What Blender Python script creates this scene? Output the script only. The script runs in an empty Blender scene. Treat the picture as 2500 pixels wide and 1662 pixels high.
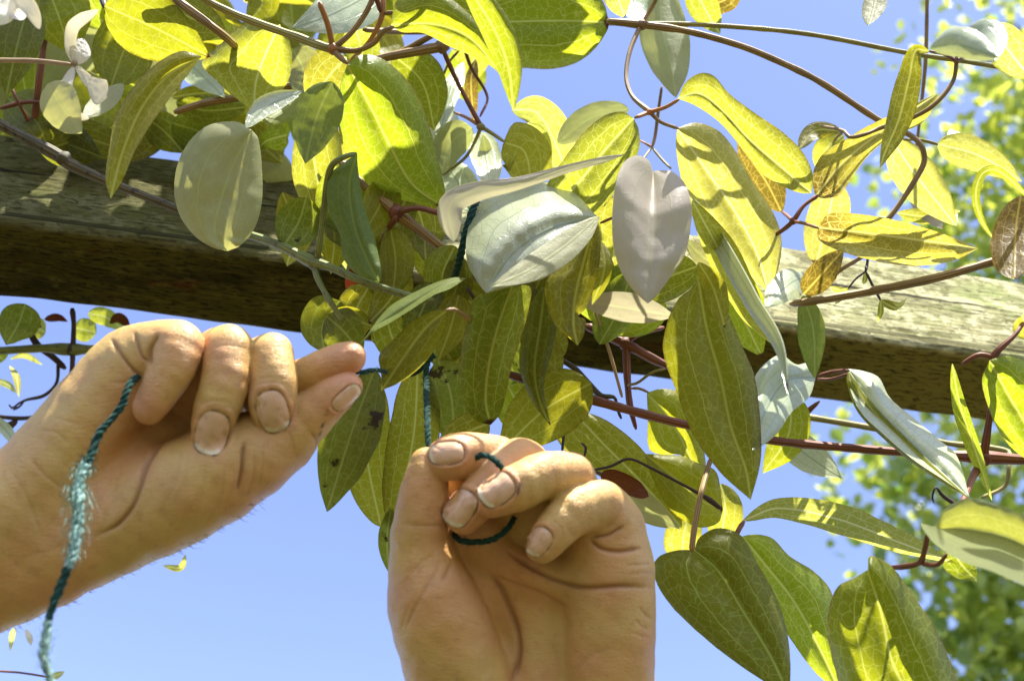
import bpy, math, random
import numpy as np
from mathutils import Vector, Matrix, noise
R = math.radians
random.seed(7); rng = np.random.default_rng(7)
sc = bpy.context.scene; COL = sc.collection

# ------------------------------------------------------------------ camera, sky, sun, exposure
PITCH = R(47.0)
CAM = Vector((0, 0, 1.6))
cd = bpy.data.cameras.new('camera'); cam = bpy.data.objects.new('camera', cd); COL.objects.link(cam)
cam.location = CAM; cam.rotation_euler = (math.pi/2 + PITCH, 0, 0)
cd.lens = 36; cd.sensor_width = 36; cd.clip_start = 0.01; cd.clip_end = 500
cd.dof.use_dof = True; cd.dof.focus_distance = 0.50; cd.dof.aperture_fstop = 9.5
sc.camera = cam
SUN_EL = R(62); SX = 0.20                      # sun elevation, sideways part of its direction
hb = math.sqrt(max(0, math.cos(SUN_EL)**2 - SX**2))
L = Vector((SX, -hb, math.sin(SUN_EL)))
w = bpy.data.worlds.new('World'); sc.world = w; w.use_nodes = True
nt = w.node_tree; bgn = nt.nodes['Background']
sky = nt.nodes.new('ShaderNodeTexSky'); sky.sky_type = 'NISHITA'; sky.sun_disc = False
sky.sun_elevation = SUN_EL; sky.sun_rotation = math.atan2(L.x, L.y)
sky.air_density = 1.0; sky.dust_density = 0.7; sky.ozone_density = 1.0
tn = nt.nodes.new('ShaderNodeMix'); tn.data_type = 'RGBA'; tn.blend_type = 'MULTIPLY'; tn.inputs[0].default_value = 1; tn.inputs[7].default_value = (1.04, .93, 1.06, 1)
nt.links.new(sky.outputs[0], tn.inputs[6]); nt.links.new(tn.outputs[2], bgn.inputs[0]); bgn.inputs[1].default_value = 0.13
sd = bpy.data.lights.new('sun', 'SUN'); sun = bpy.data.objects.new('sun', sd); COL.objects.link(sun)
sd.energy = 5.0; sd.angle = R(0.53); sd.color = (1.0, 0.96, 0.88)
sun.rotation_euler = L.to_track_quat('Z', 'Y').to_euler(); sun.location = (0, -2, 6)
sc.view_settings.view_transform = 'Standard'; sc.view_settings.look = 'None'
sc.view_settings.gamma = 1; sc.view_settings.exposure = 1.5
sc.render.engine = 'CYCLES'; sc.cycles.max_bounces = 8; sc.cycles.transmission_bounces = 6
sc.cycles.use_denoising = True

# ------------------------------------------------------------------ frame helpers
FW = Vector((0, math.cos(PITCH), math.sin(PITCH))); UP = Vector((0, -math.sin(PITCH), math.cos(PITCH))); RT = Vector((1, 0, 0))
FWn, UPn, RTn, CAMn = (np.array(v) for v in (FW, UP, RT, CAM))
def P(x, y, d):
    """the place that lies d metres in front of the camera where the photograph has (x, y)"""
    return CAM + RT*((x-1250)/2500*d) + UP*((831-y)/2500*d) + FW*d
def PN(A):
    A = np.asarray(A, float); x, y, d = A[:, 0:1], A[:, 1:2], A[:, 2:3]
    return CAMn + RTn*((x-1250)/2500*d) + UPn*((831-y)/2500*d) + FWn*d

def spline(pts, n):
    """centripetal-free Catmull-Rom through rows of numbers, n samples"""
    p = np.asarray(pts, float)
    if len(p) == 2:
        t = np.linspace(0, 1, n)[:, None]; return p[0]*(1-t)+p[1]*t
    seg = np.linalg.norm(np.diff(p[:, :2], axis=0), axis=1) + 1e-6
    s = np.concatenate([[0], np.cumsum(seg)]); s /= s[-1]
    m = np.zeros_like(p)
    m[1:-1] = (p[2:]-p[:-2])/(s[2:]-s[:-2])[:, None]
    m[0] = (p[1]-p[0])/(s[1]-s[0]); m[-1] = (p[-1]-p[-2])/(s[-1]-s[-2])
    t = np.linspace(0, 1, n); i = np.clip(np.searchsorted(s, t, side='right')-1, 0, len(p)-2)
    h = (s[i+1]-s[i]); u = ((t-s[i])/h)[:, None]; h = h[:, None]
    return ((2*u**3-3*u**2+1)*p[i] + (u**3-2*u**2+u)*h*m[i] + (-2*u**3+3*u**2)*p[i+1] + (u**3-u**2)*h*m[i+1])

# ------------------------------------------------------------------ object helpers
def link(name, me, parent=None):
    o = bpy.data.objects.new(name, me); COL.objects.link(o)
    if parent is not None: o.parent = parent
    return o
def tag(o, label=None, cat=None, group=None, kind=None):
    if label: o['label'] = label
    if cat: o['category'] = cat
    if group: o['group'] = group
    if kind: o['kind'] = kind
    return o
def mesh(name, V, F, mat, smooth=True, uv=None, uv2=None, col=None):
    me = bpy.data.meshes.new(name)
    V = np.asarray(V, np.float32)
    me.from_pydata(V.tolist(), [], [tuple(map(int, f)) for f in F]) if not isinstance(F, np.ndarray) else fast(me, V, F)
    me.materials.append(mat)
    if smooth: me.polygons.foreach_set('use_smooth', [True]*len(me.polygons))
    li = np.empty(len(me.loops), np.int32); me.loops.foreach_get('vertex_index', li)
    for nm, U in (('UVMap', uv), ('Metric', uv2)):
        if U is not None:
            l = me.uv_layers.new(name=nm); l.data.foreach_set('uv', np.asarray(U, np.float32)[li].ravel())
    if col is not None:
        a = me.attributes.new('tint', 'FLOAT_COLOR', 'POINT'); c = np.ones((len(V), 4), np.float32); c[:, :3] = col
        a.data.foreach_set('color', c.ravel())
    me.update(); return me
def fast(me, V, F):
    me.vertices.add(len(V)); me.vertices.foreach_set('co', V.ravel())
    me.loops.add(F.size); me.loops.foreach_set('vertex_index', F.astype(np.int32).ravel())
    me.polygons.add(len(F)); me.polygons.foreach_set('loop_start', np.arange(0, F.size, F.shape[1], dtype=np.int32))
    me.update(calc_edges=True)

# ------------------------------------------------------------------ materials
class NT:
    def __init__(s, name):
        s.m = bpy.data.materials.new(name); s.m.use_nodes = True; s.t = s.m.node_tree; s.t.nodes.clear()
        s.out = s.t.nodes.new('ShaderNodeOutputMaterial')
    def n(s, typ, **k):
        nd = s.t.nodes.new('ShaderNode'+typ)
        for a, v in k.items():
            if a.startswith('i_'): nd.inputs[a[2:].replace('_', ' ')].default_value = v
            else: setattr(nd, a, v)
        return nd
    def l(s, a, b): s.t.links.new(a, b)
    def math(s, op, a, b=None, c=None, clamp=False):
        nd = s.n('Math', operation=op); nd.use_clamp = clamp
        for i, v in enumerate((a, b, c)):
            if v is None: continue
            if hasattr(v, 'type') and hasattr(v, 'links'): s.l(v, nd.inputs[i])
            else: nd.inputs[i].default_value = v
        return nd.outputs[0]
    def mix(s, f, a, b, blend='MIX'):
        nd = s.n('Mix', data_type='RGBA', blend_type=blend)
        for i, v in ((0, f), (6, a), (7, b)):
            if hasattr(v, 'links'): s.l(v, nd.inputs[i])
            else: nd.inputs[i].default_value = v if i == 0 else (*v, 1)
        return nd.outputs[2]
    def ramp(s, x, a, b, va=0., vb=1.):
        nd = s.n('MapRange', interpolation_type='SMOOTHSTEP'); s.l(x, nd.inputs[0])
        for i, v in enumerate((a, b, va, vb)): nd.inputs[i+1].default_value = v
        return nd.outputs[0]

def leaf_material(name, refl, trans, vein, edge=None, tw=0.5, veinf=1.0, rough=0.40, blotch=0.0, spots=0.0, base=None, spec=0.26):
    """leaf blade: reflecting and translucent, netted veins, coloured rim; two UV maps carry place on the blade and metres"""
    k = NT(name)
    uv = k.n('UVMap', uv_map='UVMap').outputs[0]; mt = k.n('UVMap', uv_map='Metric').outputs[0]
    rnd = k.n('ObjectInfo').outputs['Random']
    sx = k.n('SeparateXYZ'); k.l(uv, sx.inputs[0]); U = k.math('MULTIPLY_ADD', sx.outputs[0], 2, -1); T = sx.outputs[1]
    sm = k.n('SeparateXYZ'); k.l(mt, sm.inputs[0])
    aU = k.math('ABSOLUTE', U); amx = k.math('ABSOLUTE', sm.outputs[0])
    off = k.n('CombineXYZ'); k.l(k.math('MULTIPLY', rnd, 7.3), off.inputs[0]); k.l(k.math('MULTIPLY', rnd, 3.1), off.inputs[1])
    va = k.n('VectorMath', operation='ADD'); k.l(mt, va.inputs[0]); k.l(off.outputs[0], va.inputs[1])
    nz = k.n('TexNoise', i_Scale=160.0, i_Detail=2.0); k.l(va.outputs[0], nz.inputs['Vector'])
    wob = k.n('VectorMath', operation='MULTIPLY_ADD'); k.l(nz.outputs['Color'], wob.inputs[0]); wob.inputs[1].default_value = (.0045,)*3
    k.l(va.outputs[0], wob.inputs[2])
    def vor(scale, w):
        v = k.n('TexVoronoi', feature='DISTANCE_TO_EDGE', i_Scale=scale); k.l(wob.outputs[0], v.inputs['Vector'])
        return k.ramp(v.outputs['Distance'], 0.0, w, 1.0, 0.0)
    v1 = vor(230., .07); v2 = vor(560., .10)
    mid = k.ramp(amx, .0001, .0008, 1., 0.)
    aW = k.math('MULTIPLY_ADD', nz.outputs[0], .09, k.math('SUBTRACT', aU, .045))
    lat = k.ramp(k.math('ABSOLUTE', k.math('SUBTRACT', aW, .46)), .004, .019, .9, 0.)
    lat2 = k.ramp(k.math('ABSOLUTE', k.math('SUBTRACT', aW, .80)), .003, .011, .45, 0.)
    fine = k.math('MAXIMUM', k.math('MULTIPLY', v1, .5), k.math('MULTIPLY', v2, .15))
    V = k.math('MAXIMUM', k.math('MAXIMUM', mid, lat), k.math('MAXIMUM', lat2, fine))
    V = k.math('MULTIPLY', V, veinf, clamp=True)
    big = k.n('TexNoise', i_Scale=28.0, i_Detail=3.0); k.l(va.outputs[0], big.inputs['Vector'])
    bl = k.ramp(big.outputs[0], .3, .7)
    def tone(c):
        a = k.mix(k.math('MULTIPLY', bl, .35), c, tuple(v*.7 for v in c))
        hs = k.n('HueSaturation'); k.l(a, hs.inputs['Color'])
        k.l(k.math('MULTIPLY_ADD', rnd, .03, .485), hs.inputs['Hue']); k.l(k.math('MULTIPLY_ADD', k.math('FRACT', k.math('MULTIPLY', rnd, 13.7)), .35, .82), hs.inputs['Value'])
        return hs.outputs[0]
    cr, ct = tone(refl), tone(trans)
    if base:
        f = k.ramp(T, .05, .32, .9, 0.); cr = k.mix(f, cr, tuple(v*.35 for v in base)); ct = k.mix(f, ct, base)
    if edge:
        f = k.math('MULTIPLY', k.ramp(k.math('ADD', aU, k.math('MULTIPLY', big.outputs[0], .14)), .97, 1.10), .7)
        cr = k.mix(f, cr, tuple(v*.4 for v in edge)); ct = k.mix(f, ct, edge)
    cr = k.mix(k.math('MULTIPLY', V, .55), cr, tuple(v*.55 for v in vein)); ct = k.mix(V, ct, vein)
    tp = k.math('MULTIPLY', k.ramp(k.math('ADD', T, k.math('MULTIPLY', big.outputs[0], .08)), .985, 1.01), k.math('GREATER_THAN', k.math('FRACT', k.math('MULTIPLY', rnd, 5.3)), .82))
    cr = k.mix(tp, cr, (.05, .02, .008)); ct = k.mix(tp, ct, (.12, .04, .01))
    if spots:
        sp = k.n('TexNoise', i_Scale=75.0, i_Detail=4.0, i_Roughness=.65); k.l(va.outputs[0], sp.inputs['Vector'])
        f = k.math('MULTIPLY', k.ramp(sp.outputs[0], .66-spots*.1, .73-spots*.1), .92)
        cr = k.mix(f, cr, (.03, .012, .005)); ct = k.mix(f, ct, (.03, .01, .002))
    fs = k.n('TexNoise', i_Scale=900.0, i_Detail=2.0); k.l(mt, fs.inputs['Vector'])
    bh = k.math('ADD', k.math('MULTIPLY', V, -1.), k.math('MULTIPLY', fs.outputs[0], .35))
    bump = k.n('Bump', i_Strength=.35, i_Distance=.0004); k.l(bh, bump.inputs['Height'])
    pb = k.n('BsdfPrincipled', i_Roughness=rough, i_IOR=1.45); pb.inputs['Specular IOR Level'].default_value = spec
    k.l(cr, pb.inputs['Base Color']); k.l(bump.outputs[0], pb.inputs['Normal'])
    tb = k.n('BsdfTranslucent'); k.l(ct, tb.inputs[0])
    ms = k.n('MixShader'); ms.inputs[0].default_value = tw; k.l(pb.outputs[0], ms.inputs[1]); k.l(tb.outputs[0], ms.inputs[2])
    k.l(ms.outputs[0], k.out.inputs[0]); return k.m
ORG = (.45, .20, .02); RIM = (.40, .24, .03)
LM = {
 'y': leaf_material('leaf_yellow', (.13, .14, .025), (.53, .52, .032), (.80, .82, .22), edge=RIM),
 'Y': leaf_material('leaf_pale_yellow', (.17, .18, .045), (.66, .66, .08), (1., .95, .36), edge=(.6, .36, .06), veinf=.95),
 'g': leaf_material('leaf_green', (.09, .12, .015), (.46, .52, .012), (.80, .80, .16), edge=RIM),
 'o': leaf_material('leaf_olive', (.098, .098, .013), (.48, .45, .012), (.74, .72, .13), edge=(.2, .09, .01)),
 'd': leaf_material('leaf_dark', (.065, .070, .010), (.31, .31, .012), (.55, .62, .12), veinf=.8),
 'p': leaf_material('leaf_grey_backed', (.33, .34, .20), (.52, .50, .14), (.60, .68, .20), veinf=.75, tw=.4, rough=.5),
 'm': leaf_material('leaf_mauve_backed', (.44, .38, .34), (.56, .50, .30), (.60, .62, .30), veinf=.8, tw=.42, rough=.5),
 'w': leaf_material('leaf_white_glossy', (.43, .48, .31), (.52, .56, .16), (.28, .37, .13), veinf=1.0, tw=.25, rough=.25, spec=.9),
 'b': leaf_material('leaf_bronze', (.09, .06, .015), (.27, .18, .02), (.80, .60, .10), edge=ORG),
 'z': leaf_material('leaf_yellow_bronze_base', (.15, .15, .03), (.66, .58, .05), (1., .9, .26), edge=RIM, base=(.22, .13, .015)),
 's': leaf_material('leaf_spotted', (.07, .085, .015), (.34, .38, .02), (.66, .66, .15), spots=.8, veinf=.6),
 'k': leaf_material('leaf_wrinkled', (.12, .16, .04), (.36, .44, .05), (.55, .62, .16), veinf=.6, tw=.42, rough=.55),
 'r': leaf_material('leaf_dried_brown', (.10, .035, .012), (.22, .05, .01), (.25, .08, .02), veinf=.4, tw=.25),
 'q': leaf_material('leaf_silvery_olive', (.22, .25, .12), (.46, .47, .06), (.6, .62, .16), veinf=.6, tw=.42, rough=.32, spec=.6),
 'f': leaf_material('petal_cream', (.72, .70, .58), (.75, .68, .42), (.8, .75, .6), veinf=.25, tw=.35, rough=.6, edge=(.30, .10, .02), spots=.25),
}
def stem_material(name, c1, c2, rough=.58, spots=0.):
    k = NT(name); uv = k.n('UVMap', uv_map='UVMap').outputs[0]
    sx = k.n('SeparateXYZ'); k.l(uv, sx.inputs[0])
    st = k.math('SINE', k.math('MULTIPLY', sx.outputs[0], 6.2832*9)); f = k.ramp(st, -.6, .8)
    tc = k.n('TexCoord').outputs['Object']
    nz = k.n('TexNoise', i_Scale=60.0, i_Detail=4.0); k.l(tc, nz.inputs[0])
    c = k.mix(f, c1, c2); c = k.mix(k.ramp(nz.outputs[0], .35, .7), c, tuple((a+b)*.33 for a, b in zip(c1, c2)))
    if spots:
        n2 = k.n('TexNoise', i_Scale=300.0, i_Detail=3.0); k.l(tc, n2.inputs[0]); c = k.mix(k.math('MULTIPLY', k.ramp(n2.outputs[0], .58, .66), spots), c, (.03, .015, .008))
    bump = k.n('Bump', i_Strength=.35, i_Distance=.0002); k.l(st, bump.inputs['Height'])
    b = k.n('BsdfPrincipled', i_Roughness=rough); k.l(c, b.inputs['Base Color']); k.l(bump.outputs[0], b.inputs['Normal'])
    b.inputs['Subsurface Weight'].default_value = .12; b.inputs['Subsurface Radius'].default_value = (.002, .001, .0005)
    k.l(b.outputs[0], k.out.inputs[0]); return k.m
SM = {
 'r': stem_material('stem_red', (.15, .04, .018), (.25, .085, .03)),
 'b': stem_material('stem_brown', (.18, .09, .025), (.38, .26, .08)),
 'o': stem_material('stem_olive', (.20, .16, .035), (.42, .38, .09)),
 'g': stem_material('stem_green', (.13, .16, .03), (.22, .25, .06), spots=.5),
 't': stem_material('stem_tan', (.34, .22, .11), (.42, .30, .15)),
 'w': stem_material('stem_woody', (.06, .05, .02), (.13, .11, .05), rough=.7, spots=.9),
 'k': stem_material('stem_dark', (.03, .015, .012), (.07, .035, .03), rough=.6),
 'p': stem_material('stem_orange', (.40, .13, .04), (.48, .26, .06)),
}

# ------------------------------------------------------------------ the ground below
k = NT('grass_ground'); tc = k.n('TexCoord').outputs['Object']
nz = k.n('TexNoise', i_Scale=.8, i_Detail=6.0); k.l(tc, nz.inputs[0]); n2 = k.n('TexNoise', i_Scale=30.0, i_Detail=6.0); k.l(tc, n2.inputs[0])
c = k.mix(k.ramp(nz.outputs[0], .3, .7), (.044, .038, .008), (.062, .046, .011)); c = k.mix(k.ramp(n2.outputs[0], .4, .7), c, (.028, .036, .005))
b = k.n('BsdfPrincipled', i_Roughness=.9); k.l(c, b.inputs['Base Color']); bp = k.n('Bump', i_Strength=.8, i_Distance=.02); k.l(n2.outputs[0], bp.inputs['Height'])
k.l(bp.outputs[0], b.inputs['Normal']); k.l(b.outputs[0], k.out.inputs[0])
gn = 60; gx = np.linspace(-1, 1, gn+1); gx = np.sign(gx)*np.abs(gx)**2.2*200
V = [(x, y, noise.noise((x*.05, y*.05, 0))*min(1., (abs(x)+abs(y))*.02)*.6) for y in gx for x in gx]
F = [(j*(gn+1)+i, j*(gn+1)+i+1, (j+1)*(gn+1)+i+1, (j+1)*(gn+1)+i) for j in range(gn) for i in range(gn)]
tag(link('ground', mesh('ground', V, F, k.m)), kind='structure')

# ------------------------------------------------------------------ the beam
def build_beam():
    E0, E1 = P(0, 540, .58), P(2500, 880, .655)
    ax = (E1-E0).normalized(); Lr = (E1-E0).length
    up = Vector((0, 0, 1)); up = (up-ax*up.dot(ax)).normalized(); aw = up.cross(ax)
    if aw.dot(FW) < 0: aw = -aw
    H, W, rr = .086, .060, .0055
    prof = []
    def arc(cx, cy, a0, a1):
        for i in range(7):
            a = R(a0+(a1-a0)*i/6); prof.append((cx+rr*math.cos(a), cy+rr*math.sin(a)))
    def seg(p, q, n):
        for i in range(1, n): prof.append((p[0]+(q[0]-p[0])*i/n, p[1]+(q[1]-p[1])*i/n))
    # profile coordinates (away, up), origin at the near lower edge
    arc(rr, rr, 180, 270); seg((rr, 0), (W-rr, 0), 14); arc(W-rr, rr, 270, 360); seg((W, rr), (W, H-rr), 10)
    arc(W-rr, H-rr, 0, 90); seg((W-rr, H), (rr, H), 8); arc(rr, H-rr, 90, 180); seg((0, H-rr), (0, rr), 20)
    prof = np.array(prof); n = len(prof); NS = 520; a0, a1 = -.75, Lr+.75
    V, UVs = [], []
    per = np.concatenate([[0], np.cumsum(np.linalg.norm(np.diff(prof, axis=0), axis=1))])
    for i in range(NS+1):
        s = a0+(a1-a0)*i/NS
        sag = .0015*math.sin(s*4)
        for j in range(n):
            u, v = prof[j]
            dx = noise.noise((s*9, per[j]*60, 1.))*.0011+noise.noise((s*40, per[j]*220, 5.))*.0008+noise.noise((s*16, per[j]*480, 9.))*.0006
            cx, cy = W/2, H/2
            q = Vector((u-cx, v-cy)); q = q*(1+dx/max(.02, q.length))
            edge = (u < .012 and v < .012)
            if edge: q += Vector((.0016, .0016))*max(0, noise.noise((s*22, 3.3, 0))+.1)*1.6
            V.append(E0+ax*s+aw*(q.x+cx)+up*(q.y+cy+sag)); UVs.append((s, per[j]))
    F = [(i*n+j, (i+1)*n+j, (i+1)*n+(j+1) % n, i*n+(j+1) % n) for i in range(NS) for j in range(n)]
    F += [tuple(range(n)), tuple(reversed(range(NS*n, NS*n+n)))]
    k = NT('weathered_wood'); uv = k.n('UVMap', uv_map='UVMap').outputs[0]
    def mp(sx, sy):
        m = k.n('Mapping'); k.l(uv, m.inputs[0]); m.inputs['Scale'].default_value = (sx, sy, 1); return m.outputs[0]
    g1 = k.n('TexNoise', i_Scale=1.0, i_Detail=8.0, i_Roughness=.65); k.l(mp(14, 260), g1.inputs[0])
    g2 = k.n('TexNoise', i_Scale=1.0, i_Detail=5.0, i_Roughness=.6); k.l(mp(45, 900), g2.inputs[0])
    bg = k.n('TexNoise', i_Scale=1.0, i_Detail=5.0, i_Roughness=.6); k.l(mp(9, 30), bg.inputs[0])
    bg2 = k.n('TexNoise', i_Scale=1.0, i_Detail=4.0); k.l(mp(22, 45), bg2.inputs[0])
    sp = k.n('SeparateXYZ'); k.l(uv, sp.inputs[0])
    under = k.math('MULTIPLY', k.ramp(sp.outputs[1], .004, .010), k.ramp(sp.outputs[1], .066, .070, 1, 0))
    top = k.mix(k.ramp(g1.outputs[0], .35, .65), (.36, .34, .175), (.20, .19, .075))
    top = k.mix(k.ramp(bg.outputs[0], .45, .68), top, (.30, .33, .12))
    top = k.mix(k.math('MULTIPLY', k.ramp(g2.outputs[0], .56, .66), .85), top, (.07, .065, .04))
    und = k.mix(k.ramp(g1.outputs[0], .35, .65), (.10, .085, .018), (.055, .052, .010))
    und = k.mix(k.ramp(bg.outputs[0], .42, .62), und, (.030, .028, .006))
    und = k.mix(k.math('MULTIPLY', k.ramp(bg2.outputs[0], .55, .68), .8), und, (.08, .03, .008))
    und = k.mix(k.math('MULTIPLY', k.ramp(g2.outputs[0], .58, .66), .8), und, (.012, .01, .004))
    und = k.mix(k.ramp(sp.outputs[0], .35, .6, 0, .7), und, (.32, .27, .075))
    fl = k.n('TexNoise', i_Scale=1.0, i_Detail=6.0, i_Roughness=.7); k.l(mp(110, 620), fl.inputs[0]); fk = k.ramp(fl.outputs[0], .55, .61)
    fb = k.n('TexNoise', i_Scale=1.0, i_Detail=5.0, i_Roughness=.7); k.l(mp(55, 75), fb.inputs[0])
    top = k.mix(k.math('MULTIPLY', k.ramp(fb.outputs[0], .48, .60), .75), top, (.58, .55, .31))
    top = k.mix(k.math('MULTIPLY', k.math('MULTIPLY', fk, k.ramp(bg2.outputs[0], .38, .56)), .8), top, (.06, .055, .025))
    left_shade = k.math('ADD', sp.outputs[0], k.math('MULTIPLY', bg.outputs[0], .25)); top = k.mix(k.math('MULTIPLY', k.ramp(left_shade, .26, .42, 1, 0), .80), top, (.050, .046, .005))  # olive darkening of the left end, its shade put into the wood colour
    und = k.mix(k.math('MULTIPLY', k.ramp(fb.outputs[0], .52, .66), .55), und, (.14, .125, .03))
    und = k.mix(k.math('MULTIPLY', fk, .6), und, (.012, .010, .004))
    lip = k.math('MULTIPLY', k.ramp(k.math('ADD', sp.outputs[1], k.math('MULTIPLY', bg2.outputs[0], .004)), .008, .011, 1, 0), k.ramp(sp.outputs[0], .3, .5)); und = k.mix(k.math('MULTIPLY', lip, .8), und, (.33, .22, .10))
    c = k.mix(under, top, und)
    # a long drying crack on the sunny side
    cw = k.n('TexNoise', i_Scale=1.0, i_Detail=8.0, i_Roughness=.75); k.l(mp(30, 200), cw.inputs[0])
    cen = k.math('MULTIPLY_ADD', cw.outputs[0], .012, 2*.0) 
    yy = k.math('ADD', sp.outputs[1], k.math('MULTIPLY', cw.outputs[0], -.006))
    cr = k.ramp(k.math('ABSOLUTE', k.math('SUBTRACT', yy, .236)), .0004, .0011, 1, 0)
    cr = k.math('MULTIPLY', cr, k.ramp(k.n('TexNoise').outputs[0], 0, 1, 1, 1))
    gate = k.n('TexNoise', i_Scale=1.0, i_Detail=2.0); k.l(mp(7, .1), gate.inputs[0]); cr = k.math('MULTIPLY', cr, k.ramp(gate.outputs[0], .44, .5))
    c = k.mix(cr, c, (.012, .01, .006))
    h = k.math('SUBTRACT', k.math('ADD', k.math('MULTIPLY', g1.outputs[0], 1.), k.math('MULTIPLY', fk, -.9)), k.math('MULTIPLY', cr, 2.5))
    bp = k.n('Bump', i_Strength=1.0, i_Distance=.0022); k.l(h, bp.inputs['Height'])
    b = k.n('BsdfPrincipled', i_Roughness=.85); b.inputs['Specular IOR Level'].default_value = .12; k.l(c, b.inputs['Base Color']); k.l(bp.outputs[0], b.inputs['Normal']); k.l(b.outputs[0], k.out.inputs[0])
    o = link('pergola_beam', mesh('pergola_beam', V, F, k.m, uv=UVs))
    tag(o, 'weathered mossy wooden beam running across behind the vine leaves', 'beam')
    bev = o.modifiers.new('w', 'WEIGHTED_NORMAL')
build_beam()

# ------------------------------------------------------------------ stems and leaves
PROF = {
 'ov': ([0, .02, .06, .13, .22, .34, .48, .62, .76, .87, .95, 1], [.04, .26, .52, .76, .92, 1, .96, .83, .60, .35, .14, 0]),
 'el': ([0, .02, .07, .16, .28, .42, .58, .72, .84, .93, .98, 1], [.04, .22, .48, .74, .92, 1, .99, .90, .70, .44, .2, 0]),
 'la': ([0, .03, .08, .18, .30, .45, .60, .74, .86, .94, .98, 1], [.04, .22, .42, .70, .90, 1, .93, .74, .46, .22, .08, 0]),
 'ro': ([0, .02, .07, .16, .30, .45, .60, .75, .88, .95, .99, 1], [.10, .42, .68, .88, .98, 1, .96, .84, .60, .38, .12, 0]),
 'st': ([0, .05, .15, .3, .5, .7, .85, .95, 1], [.3, .5, .7, .9, 1, 1, .8, .4, 0]),
 'tr': ([0, .03, .10, .2, .35, .5, .7, .85, .95, 1], [.03, .12, .25, .3, .4, .5, .8, 1, .6, 0]),
}
def leaf(parent, prof, hw, pts, d0, d1, roll, mat, cup=.18, fold=.12, wav=.9, heart=0., hole=None, roll1=None, label=None, curl=0., kw_keep=False, name='leaf', NU=16, NV=40):
    """one blade along a spine; hw = half width in photo pixels, roll = degrees it is turned about its spine"""
    p = np.asarray(pts, float); n = len(p)
    if p.shape[1] == 2:
        s = np.concatenate([[0], np.cumsum(np.linalg.norm(np.diff(p, axis=0), axis=1))]); s /= s[-1]
        bow = random.uniform(-.006, .006)
        dy = (p[-1, 1]-p[0, 1])*(d0+d1)/2/2500; md = (d0+d1)/2
        sl = {'y': .32, 'Y': .35, 'z': .30, 'g': .05, 'o': -.30, 'd': -.36, 's': -.30, 'w': -1.3}.get(mat)
        if sl is not None and abs(dy) > .01 and not kw_keep: 
            if mat != 'w' or (d1-d0)/dy > -1.3: d0, d1 = md-sl*dy/2, md+sl*dy/2
        p = np.column_stack([p, d0+(d1-d0)*s+bow*np.sin(np.pi*s)])
    sd_ = random.random()*100
    S = spline(p, 3*NV); q = PN(S); seg = np.linalg.norm(np.diff(q, axis=0), axis=1); cs = np.concatenate([[0], np.cumsum(seg)]); Lm = cs[-1]
    tt = np.linspace(0, 1, NV+1); tt = tt + .06*np.sin(2*np.pi*tt)*-1*.5
    tt = np.clip(tt, 0, 1); q = np.column_stack([np.interp(tt*Lm, cs, q[:, i]) for i in range(3)]); dd = np.interp(tt*Lm, cs, S[:, 2])
    T = np.gradient(q, axis=0); T /= np.linalg.norm(T, axis=1)[:, None]
    xs, ys = PROF[prof]; W = spline(np.column_stack([xs, ys]), 200); wv = np.clip(np.interp(tt, W[:, 0], W[:, 1]), 0, None)
    r1 = roll+random.uniform(-18, 18) if roll1 is None else roll1
    if not curl and hw > 30: curl = random.choice((0, 0, .25, -.2, .4))
    V, UV, MT = [], [], []
    wmax = hw*dd.mean()/2500
    for i in range(NV+1):
        ro = R(roll+(r1-roll)*tt[i]); view = (q[i]-CAMn); view /= np.linalg.norm(view)
        s0 = np.cross(T[i], view); s0 /= (np.linalg.norm(s0)+1e-9); n0 = np.cross(s0, T[i]); n0 /= np.linalg.norm(n0)
        if np.dot(n0, view) > 0: n0 = -n0                     # towards the camera
        c0 = max(.35, math.cos(ro)); ws = hw*dd[i]/2500/c0*wv[i]
        sv = s0*math.cos(ro)+n0*math.sin(ro); nv_ = n0*math.cos(ro)-s0*math.sin(ro)
        for j in range(NU+1):
            u = -1+2*j/NU; uu = math.copysign(abs(u)**.85, u)
            ws2 = ws*(1+.035*noise.noise((tt[i]*7+sd_, u*2, 3))) if abs(u) > .5 else ws
            z = ws*(fold*abs(u)-cup*u*u) + wmax*wav*.14*u*u*noise.noise((tt[i]*4.5, sd_+(2 if u > 0 else 0), 0)) + wmax*.035*wav*noise.noise((tt[i]*14, u*4, sd_))
            x = ws2*uu
            if curl:
                a = curl*abs(u)**3; x = ws2*uu*(1-.25*abs(a)*abs(u)); z += ws*a*.6*abs(u)
            hz = -T[i]*heart*wmax*wv[i]*abs(u)*1.3*max(0, 1-tt[i]/.4) if heart else 0
            V.append(q[i]+sv*x+nv_*z+hz); UV.append(((u+1)/2, tt[i])); MT.append((ws*uu, tt[i]*Lm))
    F = []
    for i in range(NV):
        for j in range(NU):
            if hole:
                u = -1+2*(j+.5)/NU; t = (tt[i]+tt[i+1])/2; 
                if any(math.hypot((u-h[0])*wmax, (t-h[1])*Lm) < h[2]*(1+.5*noise.noise((u*9, t*30, 1))) for h in hole): continue
            a = i*(NU+1)+j; F.append((a, a+1, a+NU+2, a+NU+1))
    o = link(name, mesh(name, V, F, LM[mat], uv=UV, uv2=MT), parent)
    if label: o['label'] = label
    return o
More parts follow.
